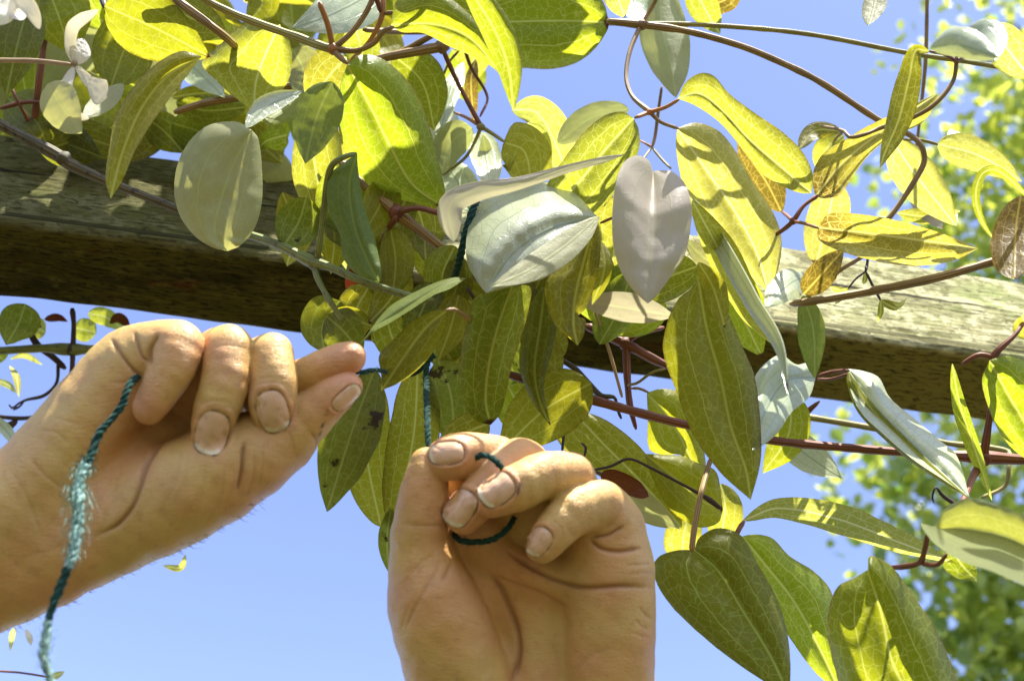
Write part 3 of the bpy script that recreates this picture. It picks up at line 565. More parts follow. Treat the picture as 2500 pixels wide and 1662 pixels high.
# outlined blades: shoot, midrib, margin A, margin B, depths along the midrib, margin depth offsets, material, label
LE = [
 ('E',[(1138,679),(1085,692),(1030,725),(970,765),(915,797),(877,841)],[(1138,679),(1109,677),(1065,689),(1012,713),(959,742),(925,776),(901,810),(877,841)],[(1138,679),(1099,705),(1060,720),(1002,757),(949,790),(915,808),(877,841)],(.462,.45,.44),.010,-.012,'k','narrow crinkled pale leaf catching the light'),
 ('E',[(1089,759),(1040,800),(980,880),(932,953)],[(1089,759),(1060,757),(1012,781),(959,829),(925,868),(930,911),(932,953)],[(1089,759),(1089,795),(1070,839),(1031,892),(983,930),(932,953)],(.452,.447,.445),0,.005,'o',None),
 ('E',[(1250,700),(1215,800),(1192,900),(1186,980),(1198,1037)],[(1250,700),(1196,708),(1157,728),(1142,776),(1128,839),(1123,911),(1128,969),(1147,1012),(1167,1029),(1198,1037)],[(1250,700),(1295,699),(1292,752),(1268,839),(1249,897),(1234,969),(1220,1012),(1198,1037)],(.46,.462,.475),.004,-.014,'g','long hanging leaf with a sunlit rounded tip'),
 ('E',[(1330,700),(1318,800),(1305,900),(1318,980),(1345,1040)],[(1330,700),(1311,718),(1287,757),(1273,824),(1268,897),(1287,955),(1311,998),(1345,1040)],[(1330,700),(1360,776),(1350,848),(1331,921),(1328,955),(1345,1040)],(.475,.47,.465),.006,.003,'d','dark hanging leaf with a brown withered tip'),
 ('E',[(1456,530),(1430,620),(1405,720),(1400,790),(1410,843)],[(1456,530),(1418,583),(1374,650),(1336,679),(1331,718),(1345,776),(1365,805),(1394,829),(1410,843)],[(1456,530),(1466,583),(1464,641),(1451,703),(1427,757),(1411,772),(1430,781),(1425,819),(1410,843)],(.458,.45,.44),.008,.003,'o','olive leaf with a notched bent tip'),
 ('B',[(872,373),(853,450),(865,550),(895,630),(925,689)],[(872,373),(838,399),(807,423),(797,462),(804,520),(829,573),(838,631),(872,670),(925,689)],[(872,373),(874,409),(882,462),(896,525),(915,583),(928,641),(930,674),(925,689)],(.478,.468,.46),.006,.006,'k','grey green leaf in front of the stem node'),
 ('B',[(770,250),(765,370),(790,500),(820,600),(845,657)],[(770,250),(725,320),(712,390),(716,445),(743,512),(779,566),(812,617),(845,657)],[(770,250),(820,300),(840,400),(852,500),(860,600),(845,657)],(.515,.53,.545),.004,.004,'y',None),
 ('A',[(615,318),(572,397),(535,503),(525,570),(556,613)],[(615,318),(578,297),(509,305),(466,339),(435,392),(424,466),(440,530),(477,578),(519,604),(556,613)],[(615,318),(631,339),(641,424),(639,503),(620,562),(588,599),(556,613)],(.485,.48,.475),.006,.008,'p','broad pale grey backed leaf hanging before the beam'),
 ('A',[(684,60),(650,130),(625,200),(620,270)],[(684,60),(599,58),(540,105),(492,155),(530,200),(575,240),(620,270)],[(684,60),(710,110),(713,165),(700,207),(670,240),(620,270)],(.50,.52,.54),.004,.006,'y',None),
 ('A',[(493,138),(410,185),(345,265),(300,370),(270,485)],[(493,138),(440,125),(371,164),(318,223),(281,286),(265,371),(257,440),(270,485)],[(493,138),(440,207),(397,265),(360,318),(329,371),(297,445),(270,485)],(.478,.465,.45),.002,-.008,'o',None),
 ('B',[(848,159),(901,254),(954,360),(1007,450),(1083,506)],[(848,159),(832,200),(825,290),(835,360),(870,420),(920,470),(985,490),(1040,500),(1083,506)],[(848,159),(874,135),(927,140),(986,185),(1028,249),(1055,329),(1076,413),(1089,480),(1083,506)],(.475,.495,.52),.006,.006,'g','broad bright green netted leaf'),
 ('N',[(954,61),(1060,60),(1150,95),(1235,201)],[(954,61),(970,0),(1050,-30),(1130,20),(1190,90),(1235,201)],[(954,61),(980,79),(1033,82),(1102,117),(1166,143),(1208,170),(1235,201)],(.47,.475,.48),0,.01,'g',None),
 ('N',[(1150,58),(1300,52),(1420,52),(1487,56)],[(1150,58),(1200,-20),(1300,-70),(1400,-50),(1470,0),(1487,56)],[(1150,58),(1180,120),(1240,165),(1276,168),(1351,170),(1409,154),(1451,122),(1483,75),(1487,56)],(.575,.57,.57),-.008,.018,'g','large green leaf with a browned tip at the top edge'),
 ('C',[(1547,289),(1473,371),(1409,450),(1335,525),(1268,562)],[(1547,289),(1520,273),(1478,281),(1430,318),(1388,371),(1351,424),(1303,503),(1268,562)],[(1547,289),(1560,318),(1560,366),(1526,435),(1478,503),(1425,551),(1356,578),(1303,580),(1268,562)],(.50,.51,.53),-.004,.010,'y',None),
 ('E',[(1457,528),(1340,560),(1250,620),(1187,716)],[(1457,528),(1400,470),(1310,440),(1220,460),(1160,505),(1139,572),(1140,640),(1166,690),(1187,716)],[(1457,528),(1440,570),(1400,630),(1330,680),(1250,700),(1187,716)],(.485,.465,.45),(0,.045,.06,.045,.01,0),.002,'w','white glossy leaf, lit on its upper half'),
 ('E',[(1594,419),(1592,503),(1589,609),(1581,741)],[(1594,419),(1584,392),(1557,379),(1526,392),(1504,440),(1494,519),(1496,594),(1515,662),(1547,710),(1581,741)],[(1594,419),(1610,416),(1642,419),(1674,450),(1689,503),(1685,572),(1669,631),(1632,684),(1600,726),(1581,741)],(.485,.46,.447,.44),(0,-.010,-.006,0,0),(0,-.004,.004,.006,0),'m','pale mauve two lobed leaf hanging in front'),
 ('C',[(1655,241),(1706,228),(1759,265),(1828,339),(1902,403),(1981,472)],[(1655,241),(1700,260),(1759,302),(1817,371),(1859,424),(1912,456),(1955,472),(1981,472)],[(1655,241),(1674,201),(1711,178),(1743,185),(1780,228),(1844,276),(1912,323),(1960,371),(1984,424),(1981,472)],(.485,.495,.51,.53),.010,-.006,'y',None),
 ('C',[(1653,313),(1716,403),(1796,519),(1849,620),(1875,710)],[(1653,313),(1650,360),(1663,440),(1690,530),(1743,625),(1828,678),(1875,710)],[(1653,313),(1700,299),(1753,318),(1791,360),(1833,435),(1886,514),(1907,572),(1907,625),(1891,684),(1875,710)],(.52,.535,.55),.006,.004,'Y',None),
 ('C',[(1992,480),(2050,405),(2140,330),(2291,228)],[(1992,480),(1984,456),(1987,413),(2013,371),(2066,339),(2108,313),(2151,292),(2230,254),(2291,228)],[(1992,480),(2013,485),(2050,477),(2077,440),(2119,382),(2177,334),(2241,307),(2273,276),(2291,228)],(.53,.535,.54),-.006,.008,'z',None),
 ('J',[(1997,556),(2098,567),(2257,588),(2387,607)],[(1997,556),(1997,583),(2034,607),(2108,631),(2204,649),(2283,646),(2342,631),(2387,607)],[(1997,556),(2018,525),(2055,519),(2151,530),(2257,556),(2336,583),(2387,607)],(.50,.51,.53),.016,-.010,'z','pointed yellow leaf with a bronze base'),
 ('Q',[(1704,672),(1725,800),(1759,921),(1785,1043),(1822,1149),(1833,1220)],[(1704,672),(1690,700),(1655,730),(1627,790),(1618,860),(1653,963),(1690,1059),(1759,1154),(1833,1220)],[(1704,672),(1730,700),(1775,760),(1815,850),(1844,921),(1858,1043),(1857,1128),(1833,1220)],(.468,.46,.447),-.004,.006,'o','long olive leaf flecked with sun above the red stem'),
 ('D',[(1393,998),(1470,1080),(1560,1170),(1665,1288)],[(1393,998),(1356,1059),(1409,1128),(1531,1202),(1594,1265),(1642,1281),(1665,1288)],[(1393,998),(1462,1016),(1515,1048),(1568,1096),(1621,1170),(1663,1255),(1665,1288)],(.515,.51,.51),-.004,.004,'o',None),
 ('D',[(1579,958),(1640,1030),(1690,1130),(1722,1240)],[(1579,958),(1581,1016),(1584,1096),(1620,1110),(1663,1112),(1690,1175),(1722,1240)],[(1579,958),(1620,948),(1680,965),(1710,1050),(1725,1150),(1722,1240)],(.52,.525,.53),0,.005,'o',None),
 ('D',[(1573,1107),(1640,1160),(1710,1220),(1765,1243)],[(1573,1107),(1594,1170),(1642,1250),(1706,1287),(1753,1276),(1765,1243)],[(1573,1107),(1663,1112),(1700,1128),(1748,1149),(1761,1213),(1765,1243)],(.505,.505,.51),-.004,.006,'o',None),
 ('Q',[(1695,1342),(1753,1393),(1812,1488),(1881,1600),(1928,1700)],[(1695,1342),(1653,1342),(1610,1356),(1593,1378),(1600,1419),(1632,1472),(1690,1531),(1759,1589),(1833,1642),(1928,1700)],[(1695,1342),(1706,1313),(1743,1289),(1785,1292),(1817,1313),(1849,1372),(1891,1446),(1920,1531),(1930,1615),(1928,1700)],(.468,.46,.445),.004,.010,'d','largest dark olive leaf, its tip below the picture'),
 ('Q',[(1812,1308),(1870,1380),(1940,1470),(2010,1600),(2050,1690)],[(1812,1308),(1840,1400),(1880,1480),(1930,1560),(1990,1640),(2050,1690)],[(1812,1308),(1844,1303),(1886,1313),(1928,1356),(1987,1393),(2029,1440),(2045,1520),(2060,1600),(2050,1690)],(.49,.50,.51),-.006,.012,'g',None),
 ('X',[(2119,1390),(2151,1493),(2183,1626),(2280,1800)],[(2119,1390),(2087,1409),(2045,1430),(2024,1478),(2018,1541),(2034,1610),(2060,1690),(2280,1800)],[(2119,1390),(2122,1356),(2146,1361),(2183,1387),(2230,1451),(2283,1531),(2326,1626),(2345,1700),(2280,1800)],(.425,.425,.43),.014,.010,'g',None),
 ('X',[(2278,1292),(2363,1292),(2469,1315),(2610,1390)],[(2278,1292),(2246,1276),(2283,1329),(2352,1372),(2416,1393),(2500,1430),(2610,1480)],[(2278,1292),(2305,1244),(2342,1220),(2379,1215),(2442,1234),(2500,1255),(2610,1310)],(.40,.40,.40,.40),(0,-.035,-.055,-.055,-.055),(0,-.006,-.006,0),'q','near blurred leaf with a white lit lower edge'),
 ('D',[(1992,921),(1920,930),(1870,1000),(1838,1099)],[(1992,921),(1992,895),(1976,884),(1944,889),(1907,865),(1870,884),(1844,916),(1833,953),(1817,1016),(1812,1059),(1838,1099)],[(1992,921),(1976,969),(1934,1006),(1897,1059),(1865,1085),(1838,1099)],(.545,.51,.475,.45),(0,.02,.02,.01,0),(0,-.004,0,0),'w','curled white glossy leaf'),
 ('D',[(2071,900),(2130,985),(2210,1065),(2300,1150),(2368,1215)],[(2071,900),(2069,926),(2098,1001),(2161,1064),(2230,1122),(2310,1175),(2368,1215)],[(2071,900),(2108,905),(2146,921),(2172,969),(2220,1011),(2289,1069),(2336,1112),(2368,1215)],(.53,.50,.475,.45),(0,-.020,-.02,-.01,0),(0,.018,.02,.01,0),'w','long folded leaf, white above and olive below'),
 ('D',[(2071,905),(2125,995),(2200,1072),(2290,1150),(2368,1217)],[(2071,905),(2066,930),(2093,1005),(2156,1070),(2225,1128),(2305,1181),(2368,1217)],[(2071,905),(2135,990),(2212,1068),(2296,1150),(2368,1217)],(.52,.495,.47,.447),(0,.004,.004,0),0,'o',None),
 ('D',[(2416,879),(2460,960),(2520,1060),(2600,1180)],[(2416,879),(2397,926),(2411,990),(2442,1059),(2485,1107),(2600,1180)],[(2416,879),(2453,868),(2500,879),(2580,950),(2600,1180)],(.49,.50,.51),.004,.004,'g',None),
]
# rows: shoot, material, points (x, y, depth, radius)
ST = [
 ('A','t',[(-60,148,.46,7),(80,149,.46,7),(175,158,.455,6)]),
 ('A','b',[(380,-40,.50,12),(470,30,.49,12),(555,95,.50,11),(640,180,.58,9)]),
 ('A','r',[(118,-20,.60,10),(108,100,.60,9),(95,200,.60,10),(82,318,.61,10)]),
 ('A','r',[(0,265,.60,6),(60,250,.60,6),(110,250,.60,5)]), ('A','r',[(82,318,.61,7),(50,260,.6,5),(20,200,.6,5)]),
 ('A','k',[(240,-30,.52,9),(250,0,.51,9),(258,22,.50,8)]),
 ('B','o',[(420,-50,.49,10),(520,10,.49,10),(600,46,.49,11),(728,92,.485,12),(791,115,.48,13),(812,120,.48,14)]),
 ('B','p',[(779,5,.47,8),(800,60,.475,8),(812,115,.48,9)]), ('B','b',[(815,118,.48,9),(858,80,.48,8),(897,25,.48,8),(920,-30,.48,8)]),
 ('B','b',[(815,120,.48,9),(870,124,.48,8),(912,106,.475,8),(938,76,.47,8),(962,66,.47,7)]),
 ('B','b',[(812,122,.48,9),(830,140,.478,8),(850,156,.476,7)]),
 ('B','p',[(855,150,.50,7),(880,125,.49,6),(906,96,.485,7),(932,41,.48,8),(936,-30,.48,8)]),
 ('B','r',[(900,-40,.475,8),(920,0,.475,8),(930,32,.48,7)]), ('B','b',[(936,34,.48,7),(990,26,.475,6),(1045,0,.47,6)]),
 ('B','b',[(425,275,.57,9),(500,252,.57,11),(600,235,.57,11),(766,195,.565,11),(919,146,.56,12),(1059,118,.56,15),(1085,112,.56,16)]),
 ('B','b',[(887,73,.56,8),(1000,78,.585,9),(1180,70,.605,9),(1400,57,.60,10),(1500,54,.57,11),(1567,61,.55,13)]),
 ('B','b',[(955,140,.565,8),(1040,95,.56,9),(1100,60,.56,8)]),
 ('B','b',[(830,395,.51,12),(884,448,.51,13),(967,518,.505,16),(1040,575,.505,14),(1110,632,.51,13),(1180,690,.515,13),(1290,760,.53,13),(1430,795,.54,12)]),
 ('B','r',[(975,516,.50,10),(1020,508,.50,8),(1082,520,.50,8),(1100,500,.49,6)]), ('B','r',[(968,528,.50,9),(940,575,.51,8),(926,640,.52,7),(919,706,.53,7),(926,760,.54,6)]),
 ('W','r',[(1078,115,.56,9),(1117,201,.57,8),(1174,309,.57,9)]), ('W','o',[(1174,309,.57,8),(1200,325,.57,7),(1232,347,.56,6)]),
 ('W','p',[(1172,308,.57,7),(1140,288,.58,6),(1108,274,.60,5)]), ('W','o',[(1174,312,.57,7),(1160,345,.58,6),(1136,385,.60,6),(1080,428,.61,5)]),
 ('W','r',[(1128,100,.58,6),(1150,165,.59,6),(1190,238,.59,5),(1172,285,.575,5)]), ('W','r',[(1120,125,.60,5),(1098,150,.61,5),(1080,190,.62,4)]),
 ('C','b',[(1480,52,.55,11),(1567,61,.55,14),(1678,77,.55,12),(1806,112,.55,12),(1900,150,.55,12),(1998,198,.545,12),(2151,297,.54,11),(2208,322,.535,10),(2246,351,.53,10),(2257,390,.53,10),(2240,430,.53,10),(2195,500,.53,9),(2150,560,.53,9),(2112,620,.54,8),(2049,661,.56,8),(1960,735,.57,8)]),
 ('C','o',[(1560,60,.56,10),(1685,60,.57,9),(1900,75,.57,9),(2023,92,.57,9),(2218,130,.56,9),(2374,153,.55,9),(2560,185,.54,9)]),
 ('C','b',[(1563,64,.55,9),(1537,128,.54,8),(1529,191,.53,8),(1544,236,.52,8),(1586,273,.505,9),(1611,297,.51,7),(1656,314,.52,7)]),
 ('C','p',[(1550,288,.50,7),(1586,274,.505,8),(1625,262,.50,7),(1658,243,.49,7)]),
 ('C','t',[(1567,58,.55,8),(1585,30,.55,8),(1612,-20,.54,7)]),
 ('C','b',[(1616,210,.59,5),(1606,281,.59,6),(1599,335,.59,6),(1592,360,.585,6)]), ('C','p',[(1592,360,.585,5),(1575,350,.585,4),(1560,342,.59,4)]),
 ('C','o',[(1592,360,.585,5),(1612,385,.58,5),(1638,412,.57,5)]), ('C','o',[(1592,360,.585,4),(1580,375,.58,4),(1565,395,.57,4)]),
 ('C','b',[(2264,-30,.60,7),(2262,80,.60,7),(2259,159,.60,7),(2246,287,.60,6),(2236,372,.60,5)]),
 ('C','b',[(2336,150,.50,8),(2326,200,.50,8),(2278,258,.50,8),(2215,293,.51,8),(2151,312,.52,8),(2112,328,.52,7),(2074,335,.525,7),(2060,320,.53,6),(2007,308,.55,6)]),
 ('C','r',[(2336,150,.50,7),(2305,133,.49,6),(2270,126,.477,6)]), ('C','r',[(2336,150,.50,7),(2350,142,.48,6),(2362,134,.45,5)]), ('C','r',[(2336,150,.50,6),(2334,128,.47,5)]),
 ('C','b',[(2060,320,.53,5),(2044,335,.55,5),(2034,348,.57,5)]),
 ('C','o',[(2206,342,.54,5),(2243,341,.545,6),(2290,353,.545,6)]),
 ('C','r',[(1998,477,.53,8),(1962,503,.53,7),(1936,540,.53,9),(1905,566,.54,8),(1860,590,.55,7)]),
 ('C','r',[(1936,540,.53,7),(1920,525,.55,6),(1908,516,.58,6)]), ('C','r',[(1936,540,.53,7),(1965,546,.515,6),(1999,557,.50,6)]),
 ('C','r',[(1465,545,.53,5),(1500,530,.53,5)]),
 ('J','b',[(2600,590,.50,12),(2438,635,.50,12),(2278,680,.51,12),(2119,712,.52,12),(1965,738,.53,11),(1930,742,.54,9)]),
 ('J','k',[(2119,625,.54,4),(2117,645,.54,4),(2113,663,.535,5)]), ('J','k',[(2113,663,.535,4),(2090,680,.535,3),(2070,705,.535,3)]),
 ('J','k',[(2114,663,.535,4),(2132,700,.535,4),(2150,733,.53,4)]),
 ('H','w',[(-80,240,.52,14),(0,303,.52,14),(64,338,.52,15),(150,385,.52,19),(165,398,.52,17),(255,440,.52,13),(351,478,.52,12),(427,508,.52,12),(520,545,.52,11)]),
 ('H','g',[(500,538,.52,11),(613,575,.51,12),(680,598,.50,12),(763,640,.49,17),(800,650,.485,12),(887,687,.475,11),(989,719,.47,10),(1060,735,.47,9)]),
 ('H','g',[(772,640,.49,10),(778,610,.488,9),(791,512,.485,9),(798,448,.48,9),(810,405,.475,9),(835,386,.472,8),(870,374,.474,6)]),
 ('H','g',[(768,645,.49,12),(776,680,.485,9),(804,732,.48,8),(838,785,.48,7)]),
 ('E','r',[(1430,795,.54,12),(1525,838,.53,15),(1602,880,.53,12),(1700,920,.54,11)]), ('E','r',[(1525,838,.53,9),(1560,815,.53,8),(1620,799,.54,7)]),
 ('E','r',[(1528,838,.53,12),(1532,929,.525,10),(1538,989,.52,9),(1553,1048,.52,5)]),
 ('E','t',[(1449,748,.50,4),(1470,810,.50,4),(1487,855,.50,5),(1519,970,.50,4)]),
 ('E','w',[(1353,868,.52,6),(1404,900,.52,8),(1442,941,.515,8),(1468,967,.51,9),(1500,970,.51,5),(1508,1000,.51,4),(1517,1022,.51,5)]),
 ('E','o',[(1532,940,.52,4),(1555,935,.515,4),(1592,909,.51,4),(1625,900,.51,4)]), ('E','b',[(1541,948,.52,4),(1560,948,.52,4),(1584,958,.52,4)]),
 ('E','t',[(1088,757,.445,5),(1110,755,.45,5),(1140,775,.46,6),(1160,790,.47,6)]),
 ('E','k',[(1138,700,.47,5),(1155,725,.47,5),(1180,755,.47,4)]),
 ('D','r',[(1180,895,.52,9),(1334,942,.51,13),(1519,996,.505,13),(1678,1037,.505,12),(1880,1074,.51,12),(2119,1097,.515,12),(2300,1110,.515,12),(2400,1116,.51,19),(2500,1122,.51,14),(2600,1128,.51,14)]),
 ('D','r',[(2402,1112,.51,13),(2415,1023,.505,10),(2427,928,.50,9),(2425,872,.495,11),(2479,816,.495,7),(2500,785,.50,6)]),
 ('D','r',[(2425,872,.495,8),(2390,866,.495,7),(2348,889,.50,6)]), ('D','r',[(2400,1120,.51,15),(2374,1167,.49,10),(2355,1215,.47,9),(2340,1250,.45,8)]),
 ('D','o',[(1955,1015,.58,9),(2144,1047,.58,9),(2310,1081,.575,8),(2460,1103,.57,9),(2463,1140,.56,6),(2454,1185,.56,6),(2396,1215,.56,5)]),
 ('D','r',[(1996,918,.53,6),(2036,907,.525,6),(2073,904,.515,6)]), ('D','r',[(1995,926,.535,5),(2030,925,.53,4),(2072,912,.52,4)]),
 ('D','r',[(1958,1018,.56,10),(1972,1004,.56,9),(2001,979,.555,4)]),
 ('D','k',[(2281,1228,.52,2),(2276,1214,.52,3),(2285,1189,.52,3),(2300,1208,.52,5),(2329,1228,.52,6),(2350,1235,.52,5)]),
 ('D','k',[(1449,1147,.49,4),(1490,1138,.49,4),(1535,1120,.49,4),(1583,1139,.49,4),(1710,1206,.495,5),(1735,1222,.495,8),(1762,1243,.495,5)]),
 ('D','b',[(1735,1120,.49,8),(1726,1150,.48,8),(1710,1210,.465,9),(1695,1290,.458,9),(1688,1346,.455,9)]),
 ('D','k',[(1406,970,.50,3),(1390,1010,.50,4),(1379,1045,.50,4),(1372,1105,.49,4)]), ('D','k',[(1418,1080,.49,3),(1430,1092,.49,4),(1426,1115,.49,3)]),
 ('D','r',[(1816,1272,.50,8),(1805,1290,.49,7),(1790,1320,.48,7)]),
 ('X','r',[(2170,1385,.44,6),(2210,1382,.43,9),(2246,1372,.42,8),(2258,1340,.41,8),(2266,1300,.402,8)]), ('X','r',[(2246,1374,.42,7),(2288,1378,.41,7),(2312,1352,.40,6)]),
 ('Z','g',[(-60,858,.63,11),(0,856,.63,11),(110,850,.63,12),(172,853,.63,18),(240,852,.63,10),(330,850,.63,9)]),
 ('Z','k',[(176,752,.63,9),(180,790,.63,7),(178,850,.63,8),(176,900,.63,7),(170,940,.63,6)]),
 ('Z','k',[(60,785,.64,8),(90,840,.64,10),(130,872,.64,9),(160,900,.64,8)]),
 ('Z','k',[(142,882,.64,5),(138,935,.64,5),(108,965,.64,5),(64,976,.64,4),(45,985,.64,3),(30,996,.64,3),(22,988,.64,4)]), ('Z','k',[(60,976,.64,3),(48,992,.64,3),(32,1000,.64,4)]),
 ('Z','k',[(-40,1010,.64,6),(0,1017,.64,6),(48,1021,.64,6),(95,1017,.64,5)]), ('Z','k',[(15,1045,.64,12),(30,1035,.64,10),(42,1028,.64,7)]),
 ('Z','k',[(64,770,.63,12),(80,785,.63,12),(100,798,.63,5)]),
 ('Z','r',[(-40,1636,.62,3),(40,1640,.62,3),(122,1652,.62,3)]),
]
KN = [('B',812,119,.48,17,'p'),('B',968,520,.505,26,'r'),('B',1080,113,.56,21,'b'),('W',1174,310,.57,12,'o'),('C',1567,61,.55,16,'b'),('C',1586,274,.505,10,'p'),
      ('C',1936,540,.53,11,'r'),('D',2400,1117,.51,23,'r'),('D',2426,874,.496,11,'r'),('E',1526,838,.53,20,'r'),('H',766,643,.49,19,'g'),('H',156,388,.52,22,'w'),
      ('Z',176,853,.63,18,'k'),('C',2336,150,.50,9,'p')]
def build_plants():
    for s, pr, hw, pts, d0, d1, ro, mt, kw in LV:
        leaf(SH[s], pr, hw, pts, d0, d1, ro, mt, **kw)
    for s, md, A, B, dm, dA, dB, mt, lb in LE: leafE(SH[s], md, A, B, dm, dA, dB, mt, lb)
    for s, mt, pts in ST: tube(SH[s], pts, mt, rf=.66 if s in 'CW' else .84)
    for s, x, y, d, r, mt in KN: knot(SH[s], x, y, d, r, mt)
    # further leaves of the upper-left tangle, behind the ones above
    for i in range(75):
        x, y = random.uniform(-120, 700), random.uniform(-120, 360)
        if y > 250+.12*x: y -= 130
        if 400 < x < 480 and 160 < y < 260: continue
        a = random.uniform(.5, 2.6); ln = random.uniform(150, 240)
        d = random.uniform(.62, .80)
        pts = [(x, y), (x+math.cos(a)*ln*.5+random.uniform(-15, 15), y+math.sin(a)*ln*.5), (x+math.cos(a)*ln, y+math.sin(a)*ln)]
        if i % 3 == 0:
            leaf(SH['A'], 'ov', random.uniform(26, 38), [(x-90, y-20, d), (x, y-30, d), (x+90, y-10, d)], d, d, random.uniform(45, 75), random.choice('ggo'), NU=10, NV=20)
            continue
        if pts[-1][1] > 395+.1*pts[-1][0] and pts[-1][0] < 760: pts = [(p[0], p[1]-120) for p in pts]
        leaf(SH['A'], random.choice(['ov', 'ro', 'la']), random.uniform(40, 75), pts, d, d+random.uniform(-.01, .03), random.uniform(-25, 25), random.choice('ggoodyp'), NU=10, NV=22)
    # layered leaves behind the named ones
    for i in range(16):
        x, y = random.uniform(720, 1210), random.uniform(-60, 260); a = random.uniform(.9, 2.2); ln = random.uniform(130, 200); d = random.uniform(.64, .72)
        if x > 1120 and y > 120: continue
        leaf(SH['W'], random.choice(['ov', 'la']), random.uniform(32, 58), [(x, y), (x+math.cos(a)*ln*.5+12, y+math.sin(a)*ln*.5), (x+math.cos(a)*ln, y+math.sin(a)*ln)], d, d, random.uniform(-30, 30), random.choice('gopyo'), NU=10, NV=22)
    for i in range(32):
        x, y = (random.uniform(1040, 1330), random.uniform(600, 830)) if i < 14 else (random.uniform(680, 1010), random.uniform(380, 620)) if i > 23 else (random.uniform(1300, 1680), random.uniform(560, 690))
        a = random.uniform(1.1, 2.1); ln = random.uniform(130, 200); d = random.uniform(.50, .535)
        leaf(SH['E'], random.choice(['ov', 'la', 'el']), random.uniform(36, 62), [(x, y), (x+math.cos(a)*ln*.5+10, y+math.sin(a)*ln*.5), (x+math.cos(a)*ln, y+math.sin(a)*ln)], d, d, random.uniform(-25, 25), random.choice('odogs'), NU=10, NV=24)
    # unseen leaves added above the frame, turned sunward to shade what hangs below
    def shade_band(x0, x1, y0, y1, dd, step, keep, sh, mats):
        y = y0
        while y < y1:
            x = x0
            while x < x1:
                if random.random() < keep and all(math.hypot(x-hx, y-hy) > 95 for hx, hy in ((1003, -412), (454, -504), (560, -480))):
                    px, py = x+random.uniform(-35, 35)-70, y+random.uniform(-35, 35); a = random.uniform(-.5, .5); ln = random.uniform(180, 250)*.6/dd; d = dd+random.uniform(-.04, .04)
                    pts = [(px, py, d), (px+math.cos(a)*ln*.5, py+math.sin(a)*ln*.5-10, d+.005), (px+math.cos(a)*ln, py+math.sin(a)*ln, d)]
                    leaf(SH[sh], 'ov', random.uniform(26, 36)*.6/dd, pts, d, d, random.uniform(52, 80), random.choice(mats), NU=8, NV=16)
                x += step
            y += step
    shade_band(150, 1050, -820, -150, .71, 125, .74, 'A', 'gogd')
    shade_band(1180, 1480, -440, -180, .60, 125, .8, 'N', 'gogd')
    shade_band(650, 850, -480, -220, .58, 150, .25, 'B', 'gogd')
    shade_band(250, 700, -520, -150, .60, 125, .75, 'A', 'gogd')
    # wilted flowers, each with its petals
    def flower(x, y, d, petals):
        f = knot(SH['A'], x, y, d, 9, 't'); f.name = 'flower'
        f['label'] = 'wilted cream flower with browned petal edges'
        for pr, hw, pts, d0, d1, ro, kw in petals: leaf(f, pr, hw, pts, d0, d1, ro, 'f', name='petal', **kw)
    flower(182, 155, .455, [
        ('el', 17, [(182,160),(170,112),(180,62),(240,24)], .455, .44, 20, {'curl': .5}),
        ('la', 24, [(184,158),(195,130),(205,92)], .455, .46, 0, {'wav': 2.}),
        ('tr', 34, [(184,160),(215,195),(262,238)], .455, .44, 10, {'wav': 1.2}),
        ('el', 18, [(180,162),(160,225),(170,270),(218,290)], .455, .43, 15, {'curl': .5})])
    flower(20, -10, .42, [
        ('el', 20, [(20,0),(40,20),(45,50)], .42, .41, 10, {}), ('el', 22, [(30,-20),(75,20),(98,72)], .42, .41, 10, {'curl': .4}), ('el', 22, [(0,-10),(15,30),(-10,60)], .42, .41, 10, {})])
    leaf(SH['D'], 'ro', 27, [(1468,1156),(1500,1168),(1545,1188),(1583,1212)], .484, .478, 10, 'r', curl=.5, wav=1.6, label='small dried maroon leaf beside the fingers')
    tube(SH['D'], [(1440,1150,.487,3),(1455,1152,.486,4),(1470,1157,.484,5)], 'k')
    for o in SH.values(): adopt(o)
    for o in SH.values():
        for c in o.children:
            if c.name.startswith('flower'): pass
build_plants()

